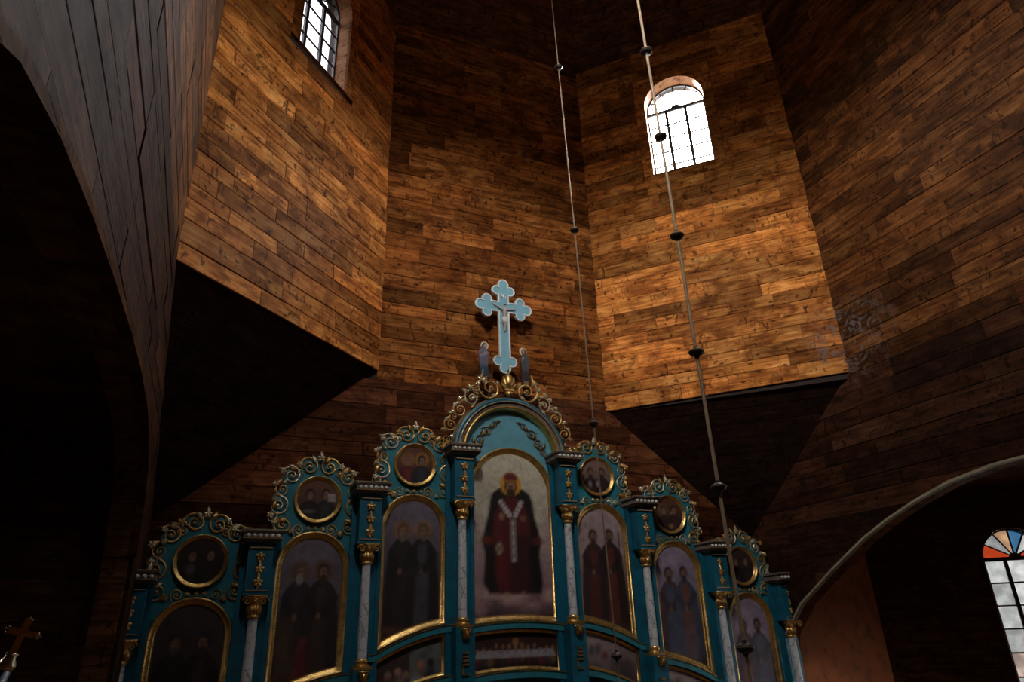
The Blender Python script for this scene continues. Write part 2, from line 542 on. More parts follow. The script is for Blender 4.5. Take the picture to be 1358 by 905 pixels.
def place(P, t, n):
    """matrix that maps (s, depth-into-wall, z) to the world; local -y is towards the room"""
    tx = Vector((t[0], t[1], 0)); ny = -Vector((n[0], n[1], 0))
    m = Matrix((tx, ny, Vector((0, 0, 1)))).transposed().to_4x4()
    m.translation = Vector((P[0], P[1], 0))
    return m

def local_obj(name, vf, mat, parent, m, smooth=False, label=None):
    V = [tuple(m @ Vector(v)) for v in vf[0]]
    F = vf[1]
    if m.to_3x3().determinant() < 0: F = [tuple(reversed(f)) for f in F]
    o = obj(name, mesh(name, V, F, smooth), mat, parent)
    if label: o['label'] = label
    return o

PANES = {1: 'pane_dim_most', 3: 'pane_dim_least', 4: 'pane_dim'}  # glass tints that weight how much daylight each drum window admits
def make_window(idx, P, t, n, c, sill, spring, r, rows, label, fan, panemats, depth=.30, fan_n=6, casing=True):
    """an arched window: reveal, frame, mullions, glazing bars and single panes"""
    m = place(P, t, n)
    w = empty('window_%d' % idx, (P[0]+t[0]*c, P[1]+t[1]*c, sill))
    tag(w, label, 'window', kind='structure')
    inv = Matrix.Translation(-w.location)
    mm = inv @ m
    # arched outline, counter-clockwise seen from the room (s to the right or left does not matter)
    out = [(c-r, sill), (c+r, sill)]+archpts(c, spring, r, 22)
    V, F = sweep(out, [(0, -.035), (0, depth+.03)], True)
    local_obj('reveal', (V, F), MAT['reveal'], w, mm)
    V, F = sweep(out, [(0, depth-.05), (.03, depth-.05), (.03, depth), (0, depth)], True)
    local_obj('frame', (V, F), MAT['lead'], w, mm)
    def bar(name, s0, s1, z0, z1, d0, d1):
        b = MB().box(s0, s1, d0, d1, z0, z1)
        local_obj(name, (b.v, b.f), MAT['lead'], w, mm)
    bar('transom', c-r, c+r, spring-.04, spring+.03, depth-.05, depth)
    cw = 2*r/3
    for i in (1, 2):
        bar('mullion', c-r+cw*i-.033, c-r+cw*i+.033, sill, spring-.03, depth-.05, depth)
    rh = (spring-.03-sill)/rows
    for j in range(1, rows):
        bar('glazing_bar', c-r, c+r, sill+rh*j-.014, sill+rh*j+.014, depth-.035, depth-.01)
    pm = {}
    for i in range(3):
        for j in range(rows):
            b = MB().box(c-r+cw*i+.01, c-r+cw*(i+1)-.01, depth-.024, depth-.018, sill+rh*j+.004, sill+rh*(j+1)-.004)
            local_obj('pane', (b.v, b.f), panemats[(i*7+j*3) % len(panemats)], w, mm)
    hub = (c, spring+.02)
    for i in range(fan_n):
        a0 = PI*i/fan_n; a1 = PI*(i+1)/fan_n
        loop = [(hub[0]+.07*math.cos(a0), hub[1]+.07*math.sin(a0))]
        loop += [(hub[0]+(r-.01)*math.cos(a0+(a1-a0)*q/5), hub[1]+(r-.02)*math.sin(a0+(a1-a0)*q/5)) for q in range(6)]
        loop += [(hub[0]+.07*math.cos(a1), hub[1]+.07*math.sin(a1))]
        b = MB().prism(loop, depth-.024, depth-.018)
        local_obj('fan_pane', (b.v, b.f), fan[i % len(fan)], w, mm)
        if i:
            b = tube([(hub[0], depth-.022, hub[1]), (hub[0]+r*math.cos(a0), depth-.022, hub[1]+r*math.sin(a0))], .016, 6)
            local_obj('fan_bar', b, MAT['lead'], w, mm)
    b = MB().prism([(hub[0]+.1*math.cos(PI*q/8), hub[1]+.08*math.sin(PI*q/8)) for q in range(9)], depth-.05, depth-.01)
    local_obj('fan_hub', (b.v, b.f), MAT['lead'], w, mm)
    if casing:
        # board casing with the arched hole
        x0, x1, zt = c-r-.20, c+r+.20, spring+r+.17
        for nm, loop in (('casing_board', [(x0, sill-.02), (c-r, sill-.02), (c-r, spring), (c-r, spring+.001), (x0, spring+.001)]),
                         ('casing_board', [(c+r, sill-.02), (x1, sill-.02), (x1, spring+.001), (c+r, spring+.001)])):
            b = MB().prism(loop, -.038, .02)
            local_obj(nm, (b.v, b.f), MAT['wood'], w, mm)
        arc = archpts(c, spring, r, 22)
        V = []; F = []
        tops = [(x1, spring)]+[(min(max(p[0], x0), x1), zt) for p in arc[1:-1]]+[(x0, spring)]
        tops[1] = (x1, zt); tops[-2] = (x0, zt)
        for d in (-.038, .02):
            for a, b2 in zip(arc, tops):
                V.append((a[0], d, a[1])); V.append((b2[0], d, b2[1]))
        k = len(arc)
        for i in range(k-1):
            F.append((2*i, 2*i+1, 2*i+3, 2*i+2)); F.append((2*k+2*i, 2*k+2*i+2, 2*k+2*i+3, 2*k+2*i+1))
            F.append((2*i+1, 2*k+2*i+1, 2*k+2*i+3, 2*i+3))
        local_obj('casing_head', (V, F), MAT['wood'], w, mm)
    return w

WC, WS, WP, WR = FACE/2, 13.33, 15.12, .625      # drum windows: centre, sill, spring, radius
def drum_wall_with_window(name, P, t, n, zb, slope, idx, label, wlabel, fan, with_planks):
    mb = MB()
    T = .45
    x0, x1 = WC-WR-.02, WC+WR+.02
    q = lambda a, b, c, d: mb.quadbox(P, t, n, a, b, -T, -.02, c, d)
    q(-.19, x0, zb-.02, ZT); q(x1, FACE+.19, zb-.02, ZT)
    q(x0, x1, zb-.02, WS-.02); q(x0, x1, WP+WR+.02, ZT)
    # spandrels beside the arched head
    m = place(P, t, n)
    arc = archpts(WC, WP, WR+.01, 12)
    for sgn in (-1, 1):
        a = [p for p in arc if (p[0]-WC)*sgn >= -1e-6]
        if sgn > 0: a = a[::1]
        corner = (WC+sgn*(WR+.02), WP+WR+.03)
        loop = a+[(WC, WP+WR+.03), corner] if sgn > 0 else a+[(WC-WR-.02, WP), corner]
        if sgn > 0: loop = [(WC+WR+.02, WP)]+a+[(WC, WP+WR+.03), corner]
        else: loop = a+[(WC-WR-.02, WP), corner, (WC, WP+WR+.03)]
        sub = MB().prism(loop, .02, T)
        b = len(mb.v)
        mb.v += [tuple(m @ Vector(v)) for v in sub.v]; mb.f += [tuple(b+i for i in f) for f in sub.f]
    w = structure(name, mb, MAT['wood_back'], label)
    make_window(idx, P, t, n, WC, WS, WP, WR, 5, wlabel, fan, [MAT[PANES.get(idx, 'pane')]])
    if with_planks:
        cx0, cx1, czt = WC-WR-.205, WC+WR+.205, WP+WR+.16
        def spans(z):
            zz = z+slope*WC
            if zz > WS-.10 and zz < czt+.06: return [(-.01, cx0), (cx1, FACE+.01)]
            return [(-.01, FACE+.01)]
        planks(w, P, t, n, zb, ZT, spans, slope)
    return w

Pm, tm, nm_ = WIN['back_left']
drum_wall_with_window('wall_back_left', Pm, tm, nm_, 8.655, -.026, 1, 'brightly lit slanting plank wall of the drum with a red-topped arched window',
                      'arched drum window with a ruby pane in its fan head', [MAT['pane_red'], MAT['pane_red'], MAT['pane_dim_most'], MAT['pane_dim_most'], MAT['pane_dim_most'], MAT['pane_dim_most']], True)
Pm, tm, nm_ = WIN['back_right']
drum_wall_with_window('wall_back_right', Pm, tm, nm_, 8.354, .02, 2, 'lit orange plank wall of the drum under an all-white arched window, knob rod before it',
                      'arched drum window with all-white panes crossed by the thick hanging rod', [MAT['pane']], True)
Pm, tm, nm_ = WIN['front_left']
drum_wall_with_window('wall_front_left', Pm, tm, nm_, ZD, 0, 3, 'slanting drum wall with window on the entrance side, next to the left wall',
                      'arched drum window on the entrance side by the left wall', [MAT['pane']], False)
Pm, tm, nm_ = WIN['front_right']
drum_wall_with_window('wall_front_right', Pm, tm, nm_, ZD, 0, 4, 'slanting drum wall with window on the entrance side, next to the right wall',
                      'arched drum window on the entrance side by the right wall', [MAT['pane_dim']], False)

# central wall behind the icon screen
mb = MB().box(-W_-.19, W_+.19, A_+.02, A_+.45, ZD-.1, ZT)
mb.box(-HX-.4, HX+.4, A_+.02, A_+.45, 0, ZD)
w = structure('wall_back', mb, MAT['wood_back'], 'brown plank wall behind the blue trefoil cross and the icon screen')
planks(w, (-W_, A_), (1, 0), (0, -1), ZD, ZT, lambda z: [(-.01, 2*W_+.01)], mat='wood_brown')
def low_span(z):
    e = min(HX, W_+(ZD-z)/(ZD-6.04)*D_+.35)
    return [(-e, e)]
planks(w, (0, A_), (1, 0), (0, -1), 5.85, ZD, low_span, zdim=ZD)

# entrance-side drum wall
mb = MB().box(-W_-.19, W_+.19, CY-HX-.45, CY-HX-.02, ZD-.3, ZT)
structure('wall_front', mb, MAT['wood_dark'], 'plank drum wall over the entrance side')

# side walls with the wide arches
LARCH = [(-5.25, 0), (-5.25, 4.8), (-5.1, 5.45), (-4.7, 5.85), (-3.94, 6.245), (-3.37, 6.39), (-2.64, 6.51), (-1.7, 6.62), (-.62, 6.72), (.3, 6.76), (1.3, 6.74), (2.0, 6.62), (2.5, 6.42), (2.85, 6.05), (3.0, 5.5), (3.02, 0)]
rh = [(4.15, 0), (4.15, 3.9), (4.0, 4.42), (3.527, 4.895), (2.72, 5.376), (1.974, 5.784), (1.469, 5.997), (.976, 6.172), (.376, 6.34), (-.3, 6.434), (-.65, 6.446)]
RARCH = [(2*CY-y, z) for y, z in rh]+rh[::-1][1:]
def side_wall(name, sx_, arch, label, tlabel, tidx):
    X = sx_*HX
    mb = MB()
    xi, xo = X+sx_*.02, X+sx_*.28
    def col(ya, yb, za, zb_, zt):
        b = len(mb.v)
        for x in (xi, xo):
            mb.v += [(x, ya, za), (x, yb, zb_), (x, yb, zt), (x, ya, zt)]
        f = [(0, 1, 2, 3), (7, 6, 5, 4), (0, 4, 5, 1), (3, 2, 6, 7), (0, 3, 7, 4), (1, 5, 6, 2)]
        mb.f += [tuple(b+i for i in (q if sx_ < 0 else q[::-1])) for q in f]
    for (ya, za), (yb, zb_) in zip(arch[1:-2], arch[2:-1]):
        col(ya, yb, za, zb_, ZD)
    col(-10.4, arch[0][0], 0, 0, ZD)
    col(arch[-1][0], A_+.3, 0, 0, ZD)
    col(CY-W_-.19, CY+W_+.19, ZD, ZD, ZT)
    w = structure(name, mb, MAT['wood_dark'], label)
    # planks above the arch
    def spans(z):
        if z < ZD:
            e = A_-.02 if z < 6.1 else CY+W_+(ZD-z)/(ZD-6.04)*D_+.25
            e = min(e, A_-.02)
            lo = -9.8
            return [(lo, e)]
        return [(CY-W_-.01, CY+W_+.01)]
    ztop = max(z for y, z in arch)+.03
    planks(w, (X, 0), (0, 1), (-sx_, 0), ztop, ZT, spans, lmin=.9, lmax=2.6, zdim=ZD, mat='wood_dim_upper', dim_mat='wood_dim_side')
    # planks broken by the arch, cut to its line
    z = ztop
    ay = [p[0] for p in arch[1:-1]]; az = [p[1] for p in arch[1:-1]]
    def azat(y): return float(np.interp(y, ay, az)) if ay[0] <= y <= ay[-1] else -1.0
    while z > 3.3:
        zz = z; z -= PLANK_H*random.uniform(.85, 1.15)
        cuts = [-9.6]
        while cuts[-1] < A_-.6: cuts.append(cuts[-1]+random.uniform(.9, 2.4))
        cuts[-1] = A_-.02
        for a, b in zip(cuts[:-1], cuts[1:]):
            ys = np.linspace(a+.003, b-.003, max(3, int((b-a)/.1)))
            run = []
            for y in list(ys)+[None]:
                lo = None if y is None else max(z, azat(y)+.02)
                if y is not None and lo < zz-.012: run.append((y, lo)); continue
                if len(run) > 1:
                    loop = [(p, q) for p, q in run]+[(p, zz-.003) for p, q in run[::-1]]
                    m_ = MB().prism(loop, -.03, .03)
                    c0 = (loop[0][0]+loop[-1][0])/2
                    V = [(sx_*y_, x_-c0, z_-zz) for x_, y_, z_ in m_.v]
                    me = mesh('plank', V, m_.f); me.materials.append(MAT['wood_dim_side'])
                    obj('plank', me, None, w, (X, c0, zz))
                run = []
    # board facing over the sliver between planks and arch, then the pale edge strip
    path = [p for p in arch if p[1] > (4.3 if sx_ > 0 else 4)]
    if sx_ > 0:
        V, F = sweep([(y, z) for y, z in path], [(-.004, -.05), (-.004, .04), (.032, .04), (.032, -.05), (-.004, -.05)], False)
    else:
        V, F = sweep([(y, z) for y, z in path], [(-.004, -.055), (-.004, .04), (.06, .04), (.06, -.055), (-.004, -.055)], False)
    V = [(X+sx_*y, x, z) for x, y, z in V]
    if sx_ < 0: F = [f[::-1] for f in F]
    t = obj('trim_%d' % tidx, mesh('trim', V, F), MAT['trim'] if sx_ > 0 else MAT['wood_dark'])
    tag(t, tlabel, 'trim', kind='structure')
    return w
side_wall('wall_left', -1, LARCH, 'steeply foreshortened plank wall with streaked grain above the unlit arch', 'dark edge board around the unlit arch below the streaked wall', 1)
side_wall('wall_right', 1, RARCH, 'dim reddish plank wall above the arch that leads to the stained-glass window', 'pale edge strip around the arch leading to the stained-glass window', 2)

# sloping corner triangles that carry the slanting drum walls
def squinch(name, a, b, c, label):
    ctr = Vector((0, CY, 7))
    A3, B3, C3 = Vector(a), Vector(b), Vector(c)
    nn = (B3-A3).cross(C3-A3).normalized()
    if nn.dot(ctr-A3) > 0: nn = -nn
    back = nn*.25
    V = [A3, B3, C3, A3+back, B3+back, C3+back]
    F = [(0, 1, 2), (3, 5, 4), (0, 3, 4, 1), (1, 4, 5, 2), (2, 5, 3, 0)]
    o = obj(name, mesh(name, V, F), MAT['wood_shade'])
    tag(o, label, 'wall', kind='structure')
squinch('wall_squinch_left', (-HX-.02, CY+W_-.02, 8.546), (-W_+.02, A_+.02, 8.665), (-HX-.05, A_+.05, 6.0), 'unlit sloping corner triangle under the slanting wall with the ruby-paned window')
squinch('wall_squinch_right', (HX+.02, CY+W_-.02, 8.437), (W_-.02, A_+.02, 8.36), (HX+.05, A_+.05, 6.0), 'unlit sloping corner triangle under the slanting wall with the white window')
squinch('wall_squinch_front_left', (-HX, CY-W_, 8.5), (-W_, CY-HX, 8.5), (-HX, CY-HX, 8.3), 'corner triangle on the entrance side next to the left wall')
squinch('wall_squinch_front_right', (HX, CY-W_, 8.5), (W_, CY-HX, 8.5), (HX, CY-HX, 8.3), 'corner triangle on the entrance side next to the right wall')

# dome over the drum
def octagon(s, z):
    w, h = W_*s, HX*s
    pts = [(w, h), (h, w), (h, -w), (w, -h), (-w, -h), (-h, -w), (-h, w), (-w, h)]
    return [(x, CY+y, z) for x, y in pts]
V = []; F = []
rings = [(1.05, ZT-.05), (1.02, ZT+.1), (.93, 18.0), (.72, 19.6), (.45, 20.8), (.2, 21.4)]
for s_, z in rings: V += octagon(s_, z)
for i in range(len(rings)-1):
    for k in range(8):
        F.append((i*8+k, i*8+(k+1) % 8, (i+1)*8+(k+1) % 8, (i+1)*8+k))
F.append(tuple(range((len(rings)-1)*8, len(rings)*8)))
me = mesh('ceiling', V, F)
o = obj('ceiling', me, MAT['wood_dark'])
tag(o, 'dark plank dome closing the octagonal drum', 'ceiling', kind='structure')

# unseen dome-shaped blockers, added to shade the low sky from the drum windows
def sky_blocker(name, cx, cy, ap, label, top=15.9, rise=1.0):
    ring_ = lambda f, z: [(cx+f*ap/math.cos(PI/8)*math.cos(PI/8+PI/4*i), cy+f*ap/math.cos(PI/8)*math.sin(PI/8+PI/4*i), z) for i in range(8)]
    V = []; F = []
    lv = [(1, 7.6), (1, top), (1.06, top+.1)]+[(f, top+h*rise) for f, h in ((1.0, .7), (.8, 2.1), (.45, 3.3), (.1, 4.0))]
    for f, z in lv: V += ring_(f, z)
    for i in range(len(lv)-1):
        for k in range(8): F.append((i*8+k, i*8+(k+1) % 8, i*8+8+(k+1) % 8, i*8+8+k))
    F.append(tuple(reversed(range(8)))); F.append(tuple(range(len(V)-8, len(V))))
    o = obj(name, mesh(name, V, F), MAT['wood_back'])
    tag(o, label, 'dome', kind='structure')
sky_blocker('sky_blocker_right', 9.85, CY, 4.1, 'added dome-shaped sky blocker above the arm with the stained-glass window', 15.5, .35)
sky_blocker('sky_blocker_nave', 0, -10.7, 4.3, 'added dome-shaped sky blocker above the nave')

# floor, nave behind the viewer
o = structure('floor', MB().box(-10, 11.3, -10.6, 5, -.15, 0), MAT['floor'], 'dark board floor of the church', 'floor')
mb = MB().box(-HX-.4, HX+.4, -10.6, -10.2, 0, ZD+.3)
structure('wall_entrance', mb, MAT['wood_dark'], 'plank wall at the entrance end of the nave')
mb = MB().box(-HX-.4, HX+.4, -10.6, CY-HX+.05, ZD, ZD+.3)
structure('ceiling_nave', mb, MAT['wood_dark'], 'low board ceiling over the nave', 'ceiling')

# right arm: shallow polygon with the stained-glass window
def wallbox(mb, p, q, z0, z1, T=.4):
    p = Vector(p); q = Vector(q)
    t = (q-p).normalized(); ln = (q-p).length
    n = Vector((-t.y, t.x))
    if n.dot(Vector((HX*.9 if p.x > 0 else -HX*.9, CY))-p) < 0: n = -n
    mb.quadbox((p.x, p.y), (t.x, t.y), (n.x, n.y), -.17, ln+.17, -T, 0, z0, z1)
AZ = 7.3
structure('wall_arm_right_back', MB().box(HX+.1, 7.92, 4.25, 4.65, 0, AZ), MAT['plaster'], 'reddish wall glimpsed through the arch beside the icon screen')
P, t, n, wc, wsill, wspring, wr = ARM_WIN
ln = math.hypot(2.85, 2.85)
mb = MB()
q = lambda a, b, c, d: mb.quadbox(P, t, n, a, b, -.45, 0, c, d)
q(-.17, wc-wr-.01, 0, AZ); q(wc+wr+.01, ln+.17, 0, AZ); q(wc-wr-.01, wc+wr+.01, 0, wsill-.01); q(wc-wr-.01, wc+wr+.01, wspring+wr+.01, AZ)
m = place(P, t, n)
arc = archpts(wc, wspring, wr+.005, 12)
for sgn in (-1, 1):
    a = [p for p in arc if (p[0]-wc)*sgn >= -1e-6]
    top = wspring+wr+.02
    loop = [(wc+wr+.01, wspring)]+a+[(wc, top), (wc+wr+.01, top)] if sgn > 0 else a+[(wc-wr-.01, wspring), (wc-wr-.01, top), (wc, top)]
    sub = MB().prism(loop, 0, .45)
    b = len(mb.v)
    mb.v += [tuple(m @ Vector(v)) for v in sub.v]; mb.f += [tuple(b+i for i in f) for f in sub.f]
structure('wall_arm_right_slant', mb, MAT['wood_dark'], 'dark slanting wall around the stained-glass window')
make_window(5, P, t, n, wc, wsill, wspring, wr, 6, 'arched window with orange, white, peach and blue fan panes beyond the arch',
            [MAT['obscured_red'], MAT['obscured'], MAT['obscured_blue'], MAT['obscured_peach'], MAT['obscured'], MAT['obscured_red']],
            [MAT['obscured'], MAT['obscured'], MAT['obscured'], MAT['obscured_pink'], MAT['obscured']], depth=.12, casing=False)
EP, et, en, ec = (10.6, 1.4), (0, -1), (-1, 0), 2.05
mb = MB()
q = lambda a, b, c, d: mb.quadbox(EP, et, en, a, b, -.4, 0, c, d)
q(-.17, ec-.51, 0, AZ); q(ec+.51, 4.27, 0, AZ); q(ec-.51, ec+.51, 0, 3.31); q(ec-.51, ec+.51, 5.95, AZ)
make_window(6, EP, et, en, ec, 3.32, 5.42, .5, 6, 'clear arched window in the end wall of the arm, around the corner', [MAT['pane']], [MAT['pane']], depth=.12, casing=False)
portal(EP, et, en, ec, 3.32, 5.92, .5)
wallbox(mb, (10.6, -2.7), (7.75, -5.55), 0, AZ); wallbox(mb, (7.75, -5.55), (HX+.1, -5.55), 0, AZ)
structure('wall_arm_right_end', mb, MAT['wood_dark'], 'far walls of the arm with the stained-glass window')
structure('ceiling_arm_right', MB().box(HX+.05, 11.1, -6.1, 4.7, 6.95, AZ+.1), MAT['wood_dark'], 'board ceiling of the arm with the stained-glass window', 'ceiling')
mb = MB().box(-HX-4.4, -HX-.1, 3.1, 3.5, 0, AZ).box(-HX-4.4, -HX-.1, -5.8, -5.4, 0, AZ)
LP_ = (-HX-4.0, -5.4)
q = lambda a, b, c, d: mb.quadbox(LP_, (0, 1), (1, 0), a, b, -.4, 0, c, d)
q(-.2, 3.69, 0, AZ); q(4.71, 8.7, 0, AZ); q(3.69, 4.71, 0, 3.31); q(3.69, 4.71, 5.95, AZ)
make_window(7, LP_, (0, 1), (1, 0), 4.2, 3.32, 5.42, .5, 6, 'added out-of-view arched window lifting the darkness of the unlit arm', [MAT['pane_dim']], [MAT['pane_dim']], depth=.12, casing=False)  # unseen window, added to lift the darkness inside the left arm
portal(LP_, (0, 1), (1, 0), 4.2, 3.32, 5.92, .5)
structure('wall_arm_left', mb, MAT['wood_dark'], 'unlit walls beyond the arch under the streaked wall')
structure('ceiling_arm_left', MB().box(-HX-4.4, -HX-.05, -5.8, 3.5, 6.95, AZ+.1), MAT['wood_dark'], 'board ceiling of the unlit arm', 'ceiling')

# ------------------------------------------------------------------ painted panels
class Paint:
    """a little painter: soft shapes laid over each other on the vertices of a grid"""
    def __init__(s, X, Z):
        s.X, s.Z = X, Z
        s.C = np.zeros(X.shape+(3,))
    def fill_grad(s, stops):
        zs = [a for a, _ in stops]
        cs = np.array([s2l(c) for _, c in stops])
        for k in range(3): s.C[..., k] = np.interp(s.Z, zs, cs[:, k])
    def lay(s, sd, col, soft=.02, a=1.0):
        f = np.clip(.5-sd/soft, 0, 1)*a
        s.C[:] = s.C*(1-f[..., None])+np.array(s2l(col))*f[..., None]
    def ell(s, x, z, rx, rz, col, soft=.02, a=1.0, rot=0.0):
        dx, dz = s.X-x, s.Z-z
        c_, s_ = math.cos(rot), math.sin(rot)
        u, v = (dx*c_+dz*s_)/rx, (-dx*s_+dz*c_)/rz
        s.lay((np.sqrt(u*u+v*v)-1)*min(rx, rz), col, soft, a)
    def seg(s, x0, z0, x1, z1, r, col, soft=.02, a=1.0, r1=None):
        r1 = r if r1 is None else r1
        dx, dz = x1-x0, z1-z0
        t = np.clip(((s.X-x0)*dx+(s.Z-z0)*dz)/(dx*dx+dz*dz), 0, 1)
        s.lay(np.hypot(s.X-x0-t*dx, s.Z-z0-t*dz)-(r+(r1-r)*t), col, soft, a)
    def body(s, prof, col, soft=.03, a=1.0, cx=0.0):
        """prof: (z, left, right) from bottom to top"""
        zs = [p[0] for p in prof]
        l = np.interp(s.Z, zs, [p[1] for p in prof])+cx
        r = np.interp(s.Z, zs, [p[2] for p in prof])+cx
        sd = np.maximum(np.maximum(l-s.X, s.X-r), np.maximum(zs[0]-s.Z, s.Z-zs[-1]))
        s.lay(sd, col, soft, a)
    def mottle(s, amt, seed):
        rg = np.random.default_rng(seed)
        f = np.zeros(s.X.shape)
        for k in range(9):
            a, b, p = rg.uniform(4, 26, 2).tolist()+[rg.uniform(0, 6.28)]
            f += np.sin(s.X*a*rg.choice([-1, 1])+s.Z*b+p)*.25
        s.C *= np.clip(1+amt*f, .3, 1.8)[..., None]

def painted(name, X, Z, C, mat, parent, y, thick=0.0):
    """grid surface at depth y facing the room (-y), colours on its vertices"""
    nz, nx = X.shape
    V = np.stack([X, np.full_like(X, y), Z], -1).reshape(-1, 3)
    F = []
    for j in range(nz-1):
        for i in range(nx-1):
            F.append((j*nx+i, j*nx+i+1, (j+1)*nx+i+1, (j+1)*nx+i))
    me = mesh(name, V, F)
    at = me.color_attributes.new('paint', 'FLOAT_COLOR', 'POINT')
    cc = np.ones((nx*nz, 4)); cc[:, :3] = np.clip(C.reshape(-1, 3), 0.002, 1)
    at.data.foreach_set('color', cc.ravel())
    return obj(name, me, mat, parent)

def saint(p, cx, hz, k, robe, cloak, hair=(38, 28, 24), beard=None, halo=None, foot=-9, lean=0.0, skin=(132, 98, 80), prop=None):
    """standing painted figure, head centre at (cx, hz), size k"""
    if halo: p.ell(cx, hz+.02*k, .15*k, .155*k, halo, .05*k, .8)
    sh = hz-.16*k
    p.body([(foot, -.30*k, .30*k), (sh-1.1*k, -.27*k, .27*k), (sh-.5*k, -.255*k, .255*k), (sh-.12*k, -.215*k, .215*k), (sh, -.13*k, .13*k), (sh+.05*k, -.06*k, .06*k)], cloak, .04*k, 1, cx)
    p.body([(foot, -.13*k, .10*k), (sh-.5*k, -.11*k, .10*k), (sh-.04*k, -.07*k, .07*k)], robe, .06*k, .9, cx+lean)
    p.seg(cx-.19*k, sh-.2*k, cx-.05*k, sh-.46*k, .06*k, tuple(v*.8 for v in cloak), .05*k, .9)
    p.seg(cx+.19*k, sh-.2*k, cx+.04*k, sh-.42*k, .06*k, tuple(v*.8 for v in cloak), .05*k, .9)
    p.ell(cx-.03*k, sh-.45*k, .035*k, .045*k, skin, .03*k, .8)
    p.ell(cx, hz+.015*k, .088*k, .115*k, hair, .03*k)
    p.ell(cx+.005*k, hz-.01*k, .058*k, .082*k, skin, .025*k)
    p.ell(cx+.005*k, hz+.012*k, .045*k, .012*k, tuple(v*.55 for v in skin), .015*k, .7)
    if beard: p.ell(cx+.003*k, hz-.095*k, .052*k, .07*k, beard, .03*k)
    if prop == 'book': p.body([(sh-.62*k, -.02*k, .15*k), (sh-.4*k, 0, .17*k)], (120, 110, 100), .02, .8, cx)
    if prop == 'staff': p.seg(cx+.2*k, sh+.25*k, cx+.17*k, sh-1.4*k, .012*k, (60, 40, 26), .02)

def arch_grid(hw, zb, spring, cx, nx=44, nz=84):
    u = np.linspace(-1, 1, nx)
    u = np.sin(u*PI/2)*.35+u*.65
    v = np.linspace(0, 1, nz)
    x = cx+u*hw
    zt = spring+np.sqrt(np.clip(1-u*u, 0, 1))*hw
    z0 = np.array([zb(t) for t in x])
    X = np.repeat(x[None, :], nz, 0)
    Z = z0[None, :]+v[:, None]*(zt-z0)[None, :]
    return X, Z

def disc_grid(cx, cz, r, n=30):
    u = np.linspace(-1, 1, n)
    U, Vv = np.meshgrid(u, u)
    # square to disc
    X = U*np.sqrt(1-Vv*Vv/2)*r+cx; Z = Vv*np.sqrt(1-U*U/2)*r+cz
    return X, Z

# ------------------------------------------------------------------ ornament meshes (shared)
def spiral(turns=1.6, r0=1.0, r1=.16, tr=.115, seg=5, n=30, tail=0.0):
    pts = []; rad = []
    if tail:
        for i in range(6):
            f = i/6
            pts.append((r0+tail*(1-f)*.35*(1-f), .0, -tail*(1-f))); rad.append(tr*(.45+.55*f))
    for i in range(n+1):
        f = i/n
        a = 2*PI*turns*f
        r = r0*(1-f)**1.15*(1-r1)+r0*r1
        pts.append((r*math.cos(a), -.12*f, r*math.sin(a))); rad.append(tr*(1-.45*f))
    body = tube(pts, rad, seg)
    b = xform(bead(.17, 8, 5), Matrix.Translation((pts[-1][0]*.3, -.16, pts[-1][2]*.3)))
    return join([body, b])
def flip(vf): return [(-x, y, z) for x, y, z in vf[0]], [f[::-1] for f in vf[1]]
def leaf():
    """pointed acanthus-like leaf along +z, one unit long"""
    V = []; F = []
    n = 9
    for i in range(n):
        f = i/(n-1)
        w = .26*math.sin(PI*min(1, f*1.08+.06))**.8*(1+.18*math.cos(f*20))
        y = -.10*math.sin(PI*f)-.05
        V += [(-w, y+.07, f), (0, y-.06, f), (w, y+.07, f), (0, .05, f)]
    for i in range(n-1):
        a, b = i*4, i*4+4
        F += [(a, a+1, b+1, b), (a+1, a+2, b+2, b+1), (a+2, a+3, b+3, b+2), (a+3, a, b, b+3)]
    F += [(3, 2, 1, 0), tuple(range((n-1)*4, n*4))]
    return V, F
def rosette(pet=5):
    parts = []
    for k in range(pet):
        m = Matrix.Rotation(2*PI*k/pet, 4, 'Y') @ Matrix.Translation((0, -.12, .52)) @ Matrix.Diagonal((.36, .22, .46, 1))
        parts.append(xform(bead(1, 7, 4), m))
    parts.append(xform(bead(.3, 8, 5), Matrix.Translation((0, -.28, 0))))
    return join(parts)
def mk(name, vf, mat, smooth=True):
    me = mesh(name, vf[0], vf[1], smooth); me.materials.append(mat); return me
ORN = {}
for sfx, mt in (('', MAT['gold']), ('_pale', MAT['gold_pale']), ('_old', MAT['gold_old'])):
    ORN['scroll'+sfx] = mk('scroll', spiral(1.7, tail=.9), mt)
    ORN['scroll_m'+sfx] = mk('scroll', flip(spiral(1.7, tail=.9)), mt)
    ORN['leaf'+sfx] = mk('leaf', leaf(), mt)
    ORN['rosette'+sfx] = mk('rosette', rosette(), mt)
    ORN['bead'+sfx] = mk('bead', bead(1.0), mt)
def orn(kind, parent, x, y, z, s, rot=0.0, name=None, sq=1.0):
    return obj(name or kind.split('_')[0], ORN[kind], None, parent, (x, y, z), (0, rot, 0), (s*sq, s, s))

# ------------------------------------------------------------------ the icon screen
YC, YF, YB = 3.92, 4.06, 4.16          # column axis, picture frames, backing board
ico = empty('iconostasis', (0, YB, 0))
tag(ico, 'stepped turquoise icon screen with marbled columns and gilded scroll crests', 'iconostasis')
def part(name, vf, mat, parent=ico, smooth=False, label=None):
    """part given in world coordinates under a parent"""
    off = parent.matrix_basis.translation if parent is ico else Vector((0, 0, 0))
    V = [(v[0]-off.x, v[1]-off.y, v[2]-off.z) for v in vf[0]]
    return obj(name, mesh(name, V, vf[1], smooth), mat, parent, label=label)
def mbvf(mb): return mb.v, mb.f

